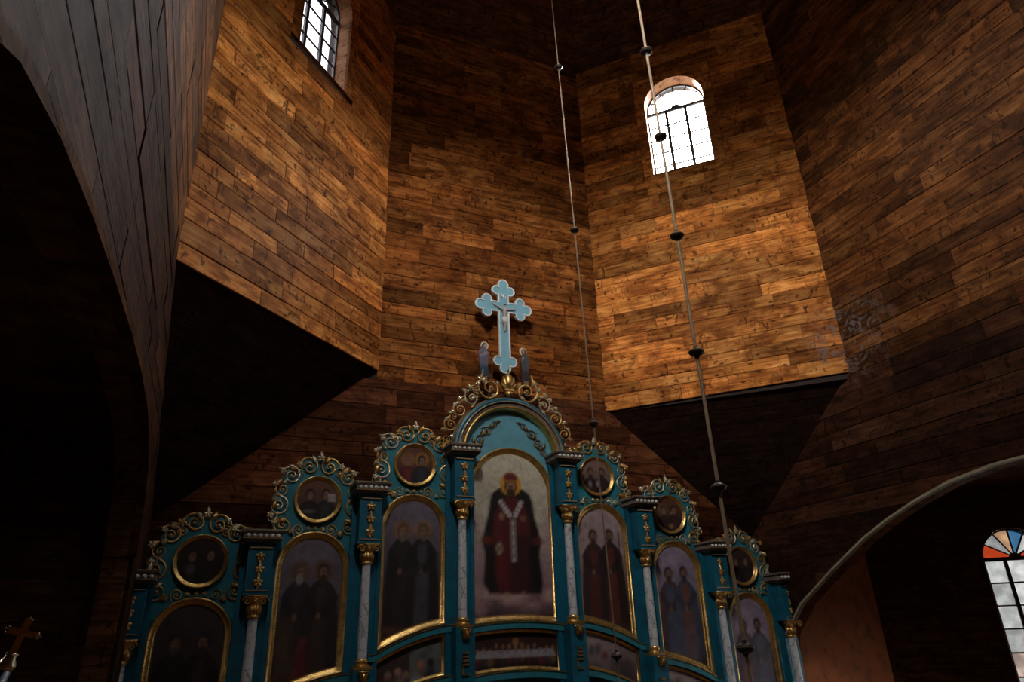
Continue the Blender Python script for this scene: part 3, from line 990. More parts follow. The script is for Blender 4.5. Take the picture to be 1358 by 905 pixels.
COLX = [.896, 2.306, 3.721, 5.137]
CAPZ = [6.46, 5.80, 5.135, 4.655]
CORZ = [7.31, 6.64, 5.94, 5.43]
BASEZ = [4.72, 4.24, 3.50, 2.98]
BAYX = [0, 1.602, 3.013, 4.43]
BAYHW = [.755, .515, .50, .49]
BAYTOP = [7.40, 6.57, 5.985, 5.135]
BAYIN = [4.70, 4.735, 4.175, 3.36]
BAYOUT = [4.70, 4.39, 3.84, 3.02]
MEDZ = [0, 7.02, 6.43, 5.575]
MEDR = .335

def bay_bottom(k, side, drop=0.0):
    cx, hw = BAYX[k]*side, BAYHW[k]
    if k == 0:
        return lambda x: 4.70-drop+.055*(1-(x/hw)**2)
    xi, xo = cx-side*hw, cx+side*hw
    return lambda x: (lambda f: BAYIN[k]+(BAYOUT[k]-BAYIN[k])*f+.055*(1-(2*f-1)**2)-drop)(min(max((x-xi)/(xo-xi), 0), 1))

FRAME = [(0, 0), (0, -.045), (-.012, -.062), (-.03, -.055), (-.045, -.03), (-.07, -.034), (-.085, -.02), (-.10, -.006), (-.10, .0)]
def frame_path(hw, cx, zb, spring):
    xs = np.linspace(cx-hw, cx+hw, 9)
    p = [(x, zb(x)) for x in xs]
    p += archpts(cx, spring, hw, 24)
    return p
def icon_at(k, side, label, painter, group=None):
    cx, hw = BAYX[k]*side, BAYHW[k]
    if k == 0: cx = 0.0
    spring = BAYTOP[k]-hw
    zb = bay_bottom(k, side)
    t = empty('icon', (cx, YF, min(zb(cx-hw), zb(cx+hw))))
    tag(t, label, 'icon', group)
    off = t.location
    path = frame_path(hw, cx, zb, spring)
    V, F = sweep(path, [(-o, YF+.05+y*1.2) for o, y in FRAME], True)
    V = [(v[0]-off.x, v[1]-off.y, v[2]-off.z) for v in V]
    obj('frame', mesh('frame', V, [f[::-1] for f in F], True), MAT['gold'], t)
    hi = hw-.09
    X, Z = arch_grid(hi, lambda x: zb(x)+.09, spring, cx)
    p = Paint(X, Z)
    painter(p, cx, hi, spring+hi, min(zb(cx-hi), zb(cx+hi))+.09)
    o = painted('painting', X-off.x, Z-off.z, p.C, MAT['picture'], t, YF+.045-off.y)
    return t

# painters -----------------------------------------------------------
def p_center(p, cx, hw, top, bot):
    p.fill_grad([(bot, (70, 48, 52)), (bot+.35, (120, 92, 96)), (bot+.8, (150, 128, 126)), (top-1.0, (190, 178, 158)), (top, (204, 194, 168))])
    rg = np.random.default_rng(3)
    for i in range(26):
        p.ell(cx+rg.uniform(-hw, hw), bot+rg.uniform(.05, .45), rg.uniform(.08, .18), rg.uniform(.05, .1), (196, 160, 152) if i % 2 else (120, 86, 92), .1, .55)
    for i in range(12):
        p.ell(cx+(hw-.03)*(1 if i % 2 else -1), bot+.5+i*.09, .09, .12, (170, 132, 136), .12, .5)
    p.ell(cx-.42, top-.62, .14, .2, (140, 132, 108), .2, .3)
    # throne
    p.body([(bot+.34, -.40, .46), (bot+.5, -.49, .50), (bot+.9, -.46, .46), (bot+1.10, -.51, .50), (bot+1.3, -.46, .46), (top-1.0, -.40, .40), (top-.80, -.37, .38), (top-.66, -.33, .33), (top-.57, -.20, .20), (top-.54, -.12, .12)], (28, 20, 22), .05, 1, cx)
    p.ell(cx-.43, bot+1.12, .10, .06, (110, 48, 30), .05, .8)
    p.ell(cx+.44, bot+1.12, .10, .06, (96, 40, 34), .05, .8)
    # halo
    hz = top-.52
    p.ell(cx, hz+.02, .185, .19, (206, 142, 34), .03)
    # robe
    p.body([(bot+.34, -.24, .24), (bot+.6, -.30, .28), (bot+.95, -.28, .27), (bot+1.25, -.33, .32), (top-1.0, -.30, .30), (top-.84, -.22, .22), (top-.72, -.10, .10)], (82, 28, 26), .05, 1, cx)
    p.body([(bot+.36, -.06, .34), (bot+.8, -.02, .33), (bot+1.2, .02, .30)], (38, 20, 24), .1, .7, cx)
    p.body([(bot+.5, -.27, -.12), (bot+1.1, -.3, -.16), (bot+1.35, -.3, -.2)], (96, 32, 28), .06, .6, cx)
    # stole and belt
    p.seg(cx-.18, top-.79, cx-.03, top-1.00, .034, (186, 176, 172), .025)
    p.seg(cx+.17, top-.79, cx+.06, top-1.00, .034, (186, 176, 172), .025)
    for i in range(4):
        p.ell(cx-.16+i*.04, top-.82-i*.055, .012, .016, (110, 92, 92), .015, .7)
        p.ell(cx+.155-i*.03, top-.82-i*.055, .012, .016, (110, 92, 92), .015, .7)
    p.body([(bot+.80, -.033, .033), (top-1.07, -.033, .033)], (172, 166, 158), .025, 1, cx+.02)
    for i in range(5): p.ell(cx+.02, bot+.9+i*.14, .02, .035, (104, 92, 84), .02, .7)
    p.ell(cx-.22, bot+1.00, .05, .085, (176, 160, 140), .03); p.ell(cx-.22, bot+1.00, .026, .05, (92, 44, 34), .03)
    # raised hand, head, crown
    p.ell(cx-.17, top-1.02, .045, .06, (150, 104, 80), .03)
    p.ell(cx+.2, top-1.04, .05, .05, (120, 84, 66), .03)
    p.ell(cx, hz-.02, .105, .15, (46, 30, 26), .03)
    p.ell(cx, hz-.03, .066, .10, (166, 122, 96), .025)
    p.ell(cx, hz-.12, .07, .085, (58, 36, 28), .03)
    p.ell(cx-.026, hz-.012, .018, .010, (60, 36, 30), .012); p.ell(cx+.026, hz-.012, .018, .010, (60, 36, 30), .012)
    p.seg(cx, hz-.02, cx, hz-.06, .009, (120, 80, 62), .012)
    p.ell(cx, hz+.125, .115, .085, (96, 36, 40), .025); p.ell(cx, hz+.065, .10, .03, (140, 92, 44), .02)
    p.ell(cx, hz+.20, .02, .03, (150, 100, 50), .02)
    p.ell(cx-.12, bot+.33, .04, .035, (170, 130, 100), .02); p.ell(cx+.16, bot+.34, .04, .03, (140, 104, 84), .02)
    p.mottle(.05, 1)

def p_pair(sky_top, sky_low, ground, a, b, seed, extra=None):
    def f(p, cx, hw, top, bot):
        p.fill_grad([(bot, tuple(v*.7 for v in ground)), (bot+.35, ground), (bot+.55, tuple((g+s)/2*.8 for g, s in zip(ground, sky_low))), (top-.95, sky_low), (top, sky_top)])
        rg = np.random.default_rng(seed)
        for i in range(10): p.ell(cx+rg.uniform(-hw, hw), top-rg.uniform(.1, .8), rg.uniform(.1, .2), rg.uniform(.05, .1), tuple(min(255, v*1.12) for v in sky_top), .12, .35)
        saint(p, cx-.155, top-.46, .92, foot=bot+.2, **a)
        saint(p, cx+.155, top-.45, .92, foot=bot+.16, **b)
        if extra: extra(p, cx, hw, top, bot)
        p.mottle(.10, seed)
    return f
icon_at(0, 1, 'largest arched icon, crowned bearded figure in dark red robes enthroned on pale cream', p_center)
icon_at(1, -1, 'arched icon of two bearded saints in black-brown robes touching hands, reddish ground', p_pair(
    (112, 100, 112), (84, 72, 80), (104, 62, 48), dict(robe=(50, 40, 36), cloak=(40, 34, 34), hair=(96, 70, 48), beard=(110, 96, 88), halo=(140, 96, 60)),
    dict(robe=(74, 70, 76), cloak=(38, 32, 34), hair=(92, 72, 56), beard=(100, 88, 80), halo=(140, 100, 62)), 5,
    lambda p, cx, hw, top, bot: p.seg(cx-.08, top-1.05, cx+.1, top-1.0, .04, (52, 44, 44), .04)))
icon_at(1, 1, 'arched icon of two long-haired dark saints on pinkish grey, crossed by the thin rod', p_pair(
    (168, 144, 144), (138, 114, 116), (80, 56, 54), dict(robe=(84, 40, 34), cloak=(58, 40, 40), hair=(48, 32, 28), beard=(60, 40, 34)),
    dict(robe=(98, 46, 36), cloak=(46, 34, 36), hair=(46, 32, 28), beard=(58, 40, 32), prop='staff'), 9))
def l2extra(p, cx, hw, top, bot):
    p.body([(bot+.05, -.17, .03), (bot+.35, -.14, .02), (bot+.62, -.09, .0)], (112, 38, 44), .10, .8, cx); p.seg(cx-.1, bot+.5, cx-.04, bot+.62, .03, (124, 66, 56), .05, .6)
    p.body([(bot, -.45, -.1), (bot+.9, -.42, -.25)], (96, 74, 44), .15, .5, cx)
icon_at(2, -1, 'arched icon of a white-bearded and a dark saint with a crimson patch at the base', p_pair(
    (112, 100, 110), (90, 80, 88), (66, 46, 38), dict(robe=(58, 48, 52), cloak=(50, 42, 48), hair=(96, 74, 58), beard=(150, 142, 138), halo=(110, 78, 58)),
    dict(robe=(66, 52, 46), cloak=(48, 40, 40), hair=(60, 42, 34), beard=(70, 52, 44), halo=(112, 76, 52)), 12, l2extra))
icon_at(2, 1, 'arched icon of a blue-cloaked saint and a companion in reddish brown', p_pair(
    (146, 128, 146), (120, 104, 122), (84, 58, 52), dict(robe=(70, 78, 100), cloak=(78, 58, 62), hair=(54, 38, 34), beard=(66, 48, 42)),
    dict(robe=(112, 66, 54), cloak=(70, 74, 90), hair=(50, 38, 34), beard=(64, 48, 44)), 15,
    lambda p, cx, hw, top, bot: p.ell(cx+.1, bot+.3, .3, .35, (84, 82, 92), .3, .5)))
icon_at(3, -1, 'arched icon of two scarcely visible saints on the lowest step beside the unlit arch', p_pair(
    (70, 58, 62), (58, 46, 50), (50, 34, 28), dict(robe=(52, 38, 40), cloak=(44, 34, 38), hair=(62, 44, 38), beard=(80, 64, 60)),
    dict(robe=(70, 48, 44), cloak=(46, 34, 36), hair=(56, 40, 34), beard=(70, 52, 46)), 18))
icon_at(3, 1, 'arched icon of a rose-robed saint on lavender behind the thick rod with knobs', p_pair(
    (150, 132, 150), (126, 108, 124), (82, 60, 56), dict(robe=(130, 80, 88), cloak=(84, 64, 74), hair=(60, 42, 38), beard=(72, 52, 46)),
    dict(robe=(86, 84, 98), cloak=(80, 72, 82), hair=(58, 42, 40), beard=(66, 50, 46)), 21))

# lower row ------------------------------------------------------------
def low_icon(k, side, label, painter):
    cx, hw = (BAYX[k]*side, BAYHW[k]-.01) if k else (0.0, .735)
    zt = bay_bottom(k, side, .105); zb0 = bay_bottom(k, side, .655)
    t = empty('icon', (cx, YF, min(zb0(cx-hw), zb0(cx+hw))))
    tag(t, label, 'icon')
    off = t.location
    xs = np.linspace(cx-hw, cx+hw, 9)
    path = [(x, zb0(x)) for x in xs]+[(x, zt(x)) for x in xs[::-1]]
    V, F = sweep(path, [(-o*.5, YF+.05+y*.6) for o, y in FRAME], True)
    V = [(v[0]-off.x, v[1]-off.y, v[2]-off.z) for v in V]
    obj('frame', mesh('frame', V, [f[::-1] for f in F], True), MAT['gold'], t)
    hi = hw-.045
    x = np.linspace(cx-hi, cx+hi, 60)
    v = np.linspace(0, 1, 26)
    a = np.array([zb0(q)+.045 for q in x]); b = np.array([zt(q)-.045 for q in x])
    X = np.repeat(x[None, :], 26, 0); Z = a[None, :]+v[:, None]*(b-a)[None, :]
    p = Paint(X, Z)
    painter(p, cx, hi, b.max(), a.min())
    painted('painting', X-off.x, Z-off.z, p.C, MAT['picture'], t, YF+.045-off.y)
def p_supper(p, cx, hw, top, bot):
    p.fill_grad([(bot, (40, 26, 22)), (top, (62, 38, 32))])
    rg = np.random.default_rng(4)
    for i in range(13):
        x = cx-hw+.08+i*(2*hw-.16)/12
        z = top-.17-rg.uniform(0, .04)-(.04 if abs(i-6) > 3 else 0)
        c = [(110, 48, 44), (76, 60, 64), (120, 92, 60), (86, 40, 40), (60, 56, 70)][i % 5]
        p.ell(x, z-.10, .055, .10, c, .05, .9)
        p.ell(x, z, .026, .034, (140, 104, 82), .02, .9)
    p.ell(cx, top-.13, .05, .055, (160, 104, 48), .03, .8); p.ell(cx, top-.14, .028, .038, (150, 112, 88), .02)
    p.body([(bot+.165, -hw+.03, hw-.03), (bot+.265, -hw+.10, hw-.08)], (158, 146, 152), .02, 1, cx)
    for i in range(9): p.ell(cx-.5+i*.125, bot+.24, .02, .012, (90, 70, 66), .015, .8)
    p.mottle(.08, 2)
def p_two_scenes(p, cx, hw, top, bot):
    p.fill_grad([(bot, (58, 40, 36)), (top, (76, 60, 60))])
    p.body([(bot, .0, hw), (top, .0, hw)], (104, 108, 104), .02, .9, cx)
    for x, z, c in ((-.3, .3, (150, 110, 96)), (-.16, .34, (168, 128, 110)), (-.05, .3, (150, 112, 90)), (.16, .42, (168, 108, 86)), (.3, .44, (44, 34, 38))):
        p.ell(cx+x, bot+z, .05, .055, c, .03); p.ell(cx+x, bot+z-.17, .08, .13, tuple(v*.7 for v in c), .06, .8)
    p.ell(cx+.1, bot+.12, .08, .16, (170, 172, 180), .08, .7); p.ell(cx-.12, bot+.1, .05, .14, (156, 146, 150), .06, .7)
    p.mottle(.1, 6)
def p_pale(p, cx, hw, top, bot):
    p.fill_grad([(bot, (78, 64, 66)), (bot+.4, (128, 108, 110)), (top, (168, 146, 142))])
    for x, z, c, s_ in ((-.33, .5, (60, 66, 66), .05), (-.22, .52, (64, 70, 66), .055), (-.1, .43, (110, 54, 50), .05), (.1, .25, (92, 78, 78), .12), (.28, .2, (84, 70, 72), .12), (-.3, .15, (80, 66, 66), .13)):
        p.ell(cx+x, bot+z, s_, s_*1.3, c, .06, .8)
    p.mottle(.1, 7)
low_icon(0, 1, 'wide low icon of a crowd behind a long white-clothed table', p_supper)
low_icon(1, -1, 'small low icon with two crowded scenes side by side', p_two_scenes)
low_icon(1, 1, 'small low icon of a pale sky with tiny figures, by the thin rod', p_pale)
low_icon(2, -1, 'small low icon under the icon with the crimson patch', p_two_scenes)
low_icon(2, 1, 'small low icon under the icon of the blue-cloaked saint', p_pale)

# round icons -----------------------------------------------------------
def round_icon(k, side, label, painter):
    cx, cz = BAYX[k]*side, MEDZ[k]
    t = empty('round_icon', (cx, YF, cz-MEDR)); tag(t, label, 'icon')
    path = [(MEDR*math.cos(2*PI*i/40), MEDR+MEDR*math.sin(2*PI*i/40)) for i in range(40)]
    V, F = sweep(path, [(-o*.62, .05+y*1.1) for o, y in FRAME], True)
    obj('frame', mesh('frame', V, [f[::-1] for f in F], True), MAT['gold'], t)
    X, Z = disc_grid(0, MEDR, MEDR-.05, 34)
    p = Paint(X, Z)
    painter(p, 0, MEDR)
    painted('painting', X, Z, p.C, MAT['picture'], t, .035)
def p_bust(bgc, a, b, seed, extra=None):
    def f(p, cx, cz):
        p.fill_grad([(cz-.3, tuple(v*.6 for v in bgc)), (cz+.3, bgc)])
        saint(p, cx-.11, cz+.06, .72, foot=cz-.4, **a); saint(p, cx+.11, cz+.07, .72, foot=cz-.4, **b)
        if extra: extra(p, cx, cz)
        p.mottle(.10, seed)
    return f
round_icon(1, -1, 'round icon of a red-robed and a black-veiled saint with ochre haloes', p_bust((104, 62, 44), dict(robe=(110, 34, 32), cloak=(84, 30, 30), hair=(130, 84, 66), halo=(150, 100, 50)), dict(robe=(52, 50, 54), cloak=(38, 36, 42), hair=(24, 22, 26), halo=(160, 110, 48)), 31))
round_icon(1, 1, 'round icon of two dark-robed saints on pinkish ground, above the rod-crossed icon', p_bust((140, 110, 100), dict(robe=(60, 40, 36), cloak=(40, 30, 32), hair=(44, 30, 28), beard=(52, 38, 34)), dict(robe=(56, 40, 40), cloak=(46, 34, 36), hair=(46, 32, 28), beard=(52, 38, 34)), 33,
    lambda p, cx, cz: (p.ell(cx-.13, cz-.13, .03, .05, (130, 116, 120), .03), p.ell(cx+.02, cz-.12, .03, .05, (150, 134, 136), .03))))
round_icon(2, -1, 'round icon of two dark saints, one holding out a white sheet', p_bust((110, 74, 54), dict(robe=(44, 34, 32), cloak=(34, 26, 26), hair=(42, 28, 24)), dict(robe=(52, 52, 44), cloak=(38, 36, 32), hair=(44, 28, 22)), 35,
    lambda p, cx, cz: (p.body([(cz-.02, .15, .26), (cz+.09, .13, .24)], (170, 156, 158), .02, 1, cx), p.ell(cx-.12, cz-.17, .08, .02, (110, 100, 88), .03))))
round_icon(2, 1, 'round icon of two brown saints above the blue-cloaked saint', p_bust((96, 60, 46), dict(robe=(56, 40, 36), cloak=(44, 34, 32), hair=(64, 50, 44), halo=(110, 84, 58)), dict(robe=(70, 44, 42), cloak=(50, 36, 36), hair=(44, 32, 30)), 37,
    lambda p, cx, cz: (p.ell(cx+.05, cz+.03, .03, .025, (140, 110, 116), .02), p.ell(cx+.02, cz-.2, .05, .04, (130, 100, 70), .03))))
round_icon(3, -1, 'round icon lost in shade on the lowest step beside the unlit arch', p_bust((56, 40, 36), dict(robe=(50, 40, 38), cloak=(42, 34, 34), hair=(44, 34, 32)), dict(robe=(46, 38, 38), cloak=(42, 32, 32), hair=(42, 32, 30)), 39,
    lambda p, cx, cz: p.ell(cx-.11, cz-.1, .05, .06, (96, 92, 100), .04, .7)))
round_icon(3, 1, 'round icon partly behind the thick rod, near the arch to the stained-glass window', p_bust((66, 48, 44), dict(robe=(54, 42, 40), cloak=(44, 34, 34), hair=(44, 34, 32)), dict(robe=(54, 40, 40), cloak=(42, 34, 34), hair=(42, 32, 30)), 41))

# ------------------------------------------------------------------ icon screen: body
def sub(name, vf, mat, parent, smooth=False):
    """child given in its parent's local coordinates"""
    return obj(name, mesh(name, vf[0], vf[1], smooth), mat, parent)
Y0 = YB                                  # iconostasis empty sits at y = YB; local y = world y - YB
def ly(y): return y-YB

def capital_vf():
    mb = MB()
    mb.lathe([(.0, -.27), (.075, -.27), (.082, -.255), (.075, -.24), (.066, -.225), (.07, -.16), (.085, -.10), (.115, -.05), (.12, -.04), (0, -.04)], 14)
    mb.box(-.135, .135, -.135, .12, -.04, -.012); mb.box(-.15, .15, -.15, .12, -.012, 0)
    parts = [(mb.v, mb.f)]
    for k in range(7):
        a = PI*(1+k/6)
        m = Matrix.Rotation(a+PI/2, 4, 'Z') @ Matrix.Translation((0, -.062, -.235)) @ Matrix.Rotation(-.28, 4, 'X') @ Matrix.Diagonal((.15, .30, .17, 1))
        parts.append(xform(leaf(), m))
    for sx_ in (-1, 1):
        sp = spiral(1.4, seg=5, n=18, tr=.14)
        if sx_ < 0: sp = flip(sp)
        parts.append(xform(sp, Matrix.Translation((sx_*.105, -.135, -.07)) @ Matrix.Scale(.058, 4)))
    parts.append(xform(rosette(), Matrix.Translation((0, -.14, -.05)) @ Matrix.Scale(.03, 4)))
    return join(parts)
CAPM = mk('capital', capital_vf(), MAT['gold'])
bmb = MB().lathe([(0, 0), (.105, 0), (.11, .012), (.105, .03), (.085, .035), (.082, .05), (.095, .06), (.095, .075), (.078, .085), (.072, .10), (0, .10)], 16)
bmb.box(-.125, .125, -.125, .125, -.03, 0)
BASM = mk('column_base', (bmb.v, bmb.f), MAT['gold'], False)
def corbel_vf():
    mb = MB()
    mb.prism([(-.045, -.14), (.045, -.14), (.055, -.03), (.075, 0), (-.075, 0), (-.055, -.03)], -.05, .02)
    parts = [(mb.v, mb.f)]
    for sx_ in (-1, 1):
        sp = spiral(1.3, seg=5, n=14, tr=.16)
        if sx_ < 0: sp = flip(sp)
        parts.append(xform(sp, Matrix.Translation((sx_*.045, -.055, -.035)) @ Matrix.Scale(.035, 4)))
    parts.append(xform(leaf(), Matrix.Translation((0, -.05, -.02)) @ Matrix.Rotation(PI, 4, 'X') @ Matrix.Diagonal((.1, -.2, .12, 1))))
    return join(parts)
CORM = mk('corbel', corbel_vf(), MAT['gold'])
fmb = MB()
for i in range(4): fmb.box(-.05+i*.004, .05-i*.004, -.02-.006*(i % 2), .01, -.18+i*.05, -.155+i*.05)
fmb.box(-.05, .05, -.02, .01, -.30, -.285); fmb.box(-.05, -.035, -.02, .01, -.30, -.16); 
RIBM = mk('ribbed_bracket', (fmb.v, fmb.f), MAT['gold'], False)
shafts = {}
for k in range(4):
    for side in (-1, 1):
        x = COLX[k]*side
        cz, kz, bz = CAPZ[k], CORZ[k], BASEZ[k]
        # pier behind the column
        mb = MB().box(x-.205, x+.205, ly(4.03), ly(4.24), 0, kz-.05)
        mb.box(x-.225, x-.165, ly(4.01), ly(4.05), 0, kz-.16); mb.box(x+.165, x+.225, ly(4.01), ly(4.05), 0, kz-.16)
        sub('pier', mbvf(mb), MAT['teal_deep'], ico)
        # column
        top, bot = cz-.26, bz+.08
        if k not in shafts:
            prof = []
            for i in range(9):
                f = i/8
                prof.append((.066-.008*f+.004*math.sin(PI*f), bot+(top-bot)*f-bz))
            s_ = MB().lathe(prof, 18)
            shafts[k] = mk('column', (s_.v, s_.f), MAT['marble'])
        c = obj('column', shafts[k], None, ico, (x, ly(YC), bz))
        obj('capital', CAPM, None, c, (0, 0, cz-bz))
        obj('column_base', BASM, None, c, (0, 0, .0))
        # pedestal with gilded brackets
        mb = MB().box(x-.13, x+.13, ly(3.80), ly(4.1), 0, bz-.03)
        ped = sub('pedestal', mbvf(mb), MAT['teal_deep'], ico)
        obj('corbel', CORM, None, ped, (x, ly(3.79), bz-.04))
        obj('ribbed_bracket', RIBM, None, ped, (x, ly(3.79), bz-.34))
        # block above the capital
        z1 = kz-.15
        mb = MB().box(x-.155, x+.155, ly(3.80), ly(4.1), cz, z1)
        mb.box(x-.17, x+.17, ly(3.785), ly(4.1), z1-.05, z1)
        mb.box(x-.17, x+.17, ly(3.785), ly(4.1), cz, cz+.03)
        b = sub('entablature_block', mbvf(mb), MAT['teal_deep'], ico)
        mb = MB().box(x-.135, x+.135, ly(3.772), ly(3.80), z1-.075, z1-.06)
        sub('gilt_fillet', mbvf(mb), MAT['gold_pale'], b)
        mb = MB().box(x-.135, x+.135, ly(3.772), ly(3.80), cz+.05, cz+.063)
        sub('gilt_fillet', mbvf(mb), MAT['gold_pale'], b)
        h = z1-cz
        for q in range(3):
            zz = cz+.16+(h-.34)*q/2
            orn('rosette', b, x, ly(3.79), zz, .066)
            if q < 2: orn('leaf', b, x, ly(3.795), zz+.03, min(.1, (h-.34)/2-.04), 0)
        orn('leaf', b, x, ly(3.795), cz+.13, .07, PI)
        # cornice with white beads
        mb = MB()
        for wd_, y0, z0, z1_ in ((.265, 3.672, -.030, 0), (.25, 3.69, -.045, -.030), (.235, 3.70, -.10, -.05), (.245, 3.69, -.118, -.10), (.215, 3.725, -.15, -.118)):
            mb.box(x-wd_, x+wd_, ly(y0), ly(4.16), kz+z0, kz+z1_)
        c = sub('cornice', mbvf(mb), MAT['cornice'], ico)
        mb = MB().box(x-.267, x+.267, ly(3.660), ly(3.668), kz-.012, kz+.002)
        sub('cornice_edge', mbvf(mb), MAT['gold_pale'], c)
        mb = MB().box(x-.247, x+.247, ly(3.683), ly(3.69), kz-.116, kz-.106)
        sub('gilt_fillet', mbvf(mb), MAT['gold'], c)
        for q in range(6):
            obj('bead', ORN_W if 'ORN_W' in globals() else globals().setdefault('ORN_W', mk('bead', bead(.027), MAT['white'])), None, c, (x-.185+q*.074, ly(3.688), kz-.076))

CREST_R = [(x*.93, z*.94) for x, z in [(0, .63), (.06, .64), (.10, .585), (.19, .61), (.27, .57), (.30, .49), (.38, .48), (.48, .43), (.55, .33), (.53, .22), (.575, .13), (.64, .06), (.665, -.06), (.63, -.19), (.65, -.29), (.62, -.42), (.56, -.55), (.56, -.75)]]
for k in range(4):
    for side in ((1,) if k == 0 else (-1, 1)):
        cx = BAYX[k]*side
        if k == 0:
            loop = [(-COLX[0], 0), (COLX[0], 0), (COLX[0], 7.24)]+archpts(0, 7.24, .93, 24)[1:-1]+[(-COLX[0], 7.24)]
            sub('bay_panel', mbvf(MB().prism(loop, ly(4.14), ly(4.24))), MAT['teal'], ico)
        else:
            xa, xb = sorted((COLX[k-1]*side, COLX[k]*side))
            zt = MEDZ[k]-.45
            sub('bay_panel', mbvf(MB().box(xa, xb, ly(4.12), ly(4.24), 0, zt)), MAT['teal_deep'], ico)
            # crest: cut-out board, scrolls, leaves, rosettes
            mz = MEDZ[k]
            loop = [(cx-x, mz+z) for x, z in CREST_R[::-1]]+[(cx+x, mz+z) for x, z in CREST_R[1:]]
            loop = loop[::-1]
            cb = sub('crest', mbvf(MB().prism(loop, ly(4.115), ly(4.15))), MAT['teal'], ico)
            yo = ly(4.105)
            rg = random.Random(10*k+side)
            for sg in (-1, 1):
                sc = 'scroll' if sg > 0 else 'scroll_m'
                so = 'scroll_m' if sg > 0 else 'scroll'
                J = lambda a=.015: rg.uniform(-a, a)
                for (x, z, r, rot, kind) in ((.145, .475, .125, -.4, sc), (.27, .385, .07, .9, so), (.56, .0, .06, .4, sc), (.60, -.27, .07, -.8, so), (.40, .335, .115, -1.1, sc), (.49, .115, .085, 2.4, so), (.525, -.115, .125, -1.9, sc), (.455, -.375, .105, 2.6, so), (.22, -.42, .07, .6, sc)):
                    kk = kind+('_pale' if rg.random() < .3 else '')
                    orn(kk, cb, cx+sg*(x+J()), yo, mz+z+J(), r*rg.uniform(1.05, 1.22), sg*rot)
                for (x, z, s_) in ((.285, .50, .045), (.50, .40, .04), (.60, .20, .038), (.37, .43, .03), (.62, -.22, .045), (.55, -.33, .035), (.34, -.45, .035), (.47, .22, .03), (.60, .0, .03)):
                    orn('rosette_pale' if rg.random() < .6 else 'rosette', cb, cx+sg*(x+J(.02)), yo-.02, mz+z+J(.02), s_*rg.uniform(1.0, 1.45), rg.uniform(0, 1))
                for (x, z, s_, rot) in ((.30, .40, .14, 1.0), (.52, .25, .13, 2.2), (.57, -.02, .13, 2.9), (.40, -.27, .13, 2.0), (.06, .52, .12, .5), (.55, -.42, .13, 2.7)):
                    orn('leaf_pale' if rg.random() < .35 else 'leaf', cb, cx+sg*x, yo, mz+z, s_*1.25, sg*rot)
            orn('rosette_pale', cb, cx, yo-.03, mz+.60, .06)
            orn('leaf_pale', cb, cx, yo-.01, mz+.60, .12, 0)
            for q in range(3): orn('rosette', cb, cx+(q-1)*.1, yo-.01, mz-.40+abs(q-1)*.0, .032)
        # rails under the pictures
        if k < 3:
            hw = COLX[0]-.13 if k == 0 else (COLX[k]-COLX[k-1])/2-.13
            for d0, d1 in ((.012, .098), (.665, .76)):
                za = bay_bottom(k, side, d0); zb_ = bay_bottom(k, side, d1)
                xs = np.linspace(cx-hw-.03, cx+hw+.03, 15)
                loop = [(x, zb_(x)) for x in xs]+[(x, za(x)) for x in xs[::-1]]
                r_ = sub('rail', mbvf(MB().prism(loop, ly(4.0), ly(4.13))), MAT['teal'], ico)
                V, F = sweep([(x, za(x)+.004) for x in xs], [(-.006, ly(4.0)), (-.006, ly(3.985)), (.006, ly(3.985)), (.006, ly(4.0))], False)
                sub('gilt_fillet', (V, F), MAT['gold'], r_)

# arched gable over the middle picture
ctr = (0, 7.24)
def ring(r): return archpts(ctr[0], ctr[1], r, 36, -.04, PI+.04)
V, F = sweep(ring(1.0), [(0, ly(4.16)), (0, ly(4.0)), (.03, ly(3.985)), (.055, ly(4.0)), (.075, ly(4.0)), (.09, ly(4.14))], False)
arm = sub('gable_arch', (V, F), MAT['teal_deep'], ico)
V, F = sweep(ring(.935), [(0, ly(4.01)), (.0, ly(3.955)), (.007, ly(3.945)), (.014, ly(3.955)), (.018, ly(4.01))], False)
sub('pale_bead_moulding', (V, F), MAT['gold_pale'], arm, True)
V, F = sweep(ring(.905), [(0, ly(4.0)), (.02, ly(3.99)), (.04, ly(4.02)), (.055, ly(4.06))], False)
sub('bronze_cove', (V, F), MAT['cornice'], arm, True)
V, F = sweep(ring(.85), [(-.015, ly(4.06)), (-.01, ly(3.985)), (.01, ly(3.97)), (.03, ly(3.99)), (.04, ly(4.06)), (.06, ly(4.14))], False)
sub('gilt_moulding', (V, F), MAT['gold'], arm, True)
tloop = archpts(0, 7.24, .83, 30)+[(-.83, 6.9), (.83, 6.9)]
tym = sub('tympanum', mbvf(MB().prism(tloop, ly(4.12), ly(4.15))), MAT['teal_pale'], ico)
for sg in (-1, 1):
    a, b = ('scroll_old', 'scroll_m_old') if sg > 0 else ('scroll_m_old', 'scroll_old')
    for x, z, r, rot, kd in ((.60, 7.36, .065, .3, a), (.53, 7.52, .085, -1.3, b), (.40, 7.66, .085, -.9, a), (.27, 7.80, .06, -1.4, b)):
        orn(kd, tym, sg*x, ly(4.105), z, r, sg*rot)
    for x, z, s_, rot in ((.62, 7.42, .14, .2), (.50, 7.58, .15, -.6), (.36, 7.72, .14, -.9), (.24, 7.83, .11, -1.3), (.47, 7.50, .12, 2.4), (.66, 7.30, .10, 2.6)):
        orn('leaf_old', tym, sg*x, ly(4.11), z, s_, sg*rot)
    for x, z in ((.57, 7.42), (.44, 7.62), (.31, 7.76)):
        orn('rosette_old', tym, sg*x, ly(4.09), z, .035)

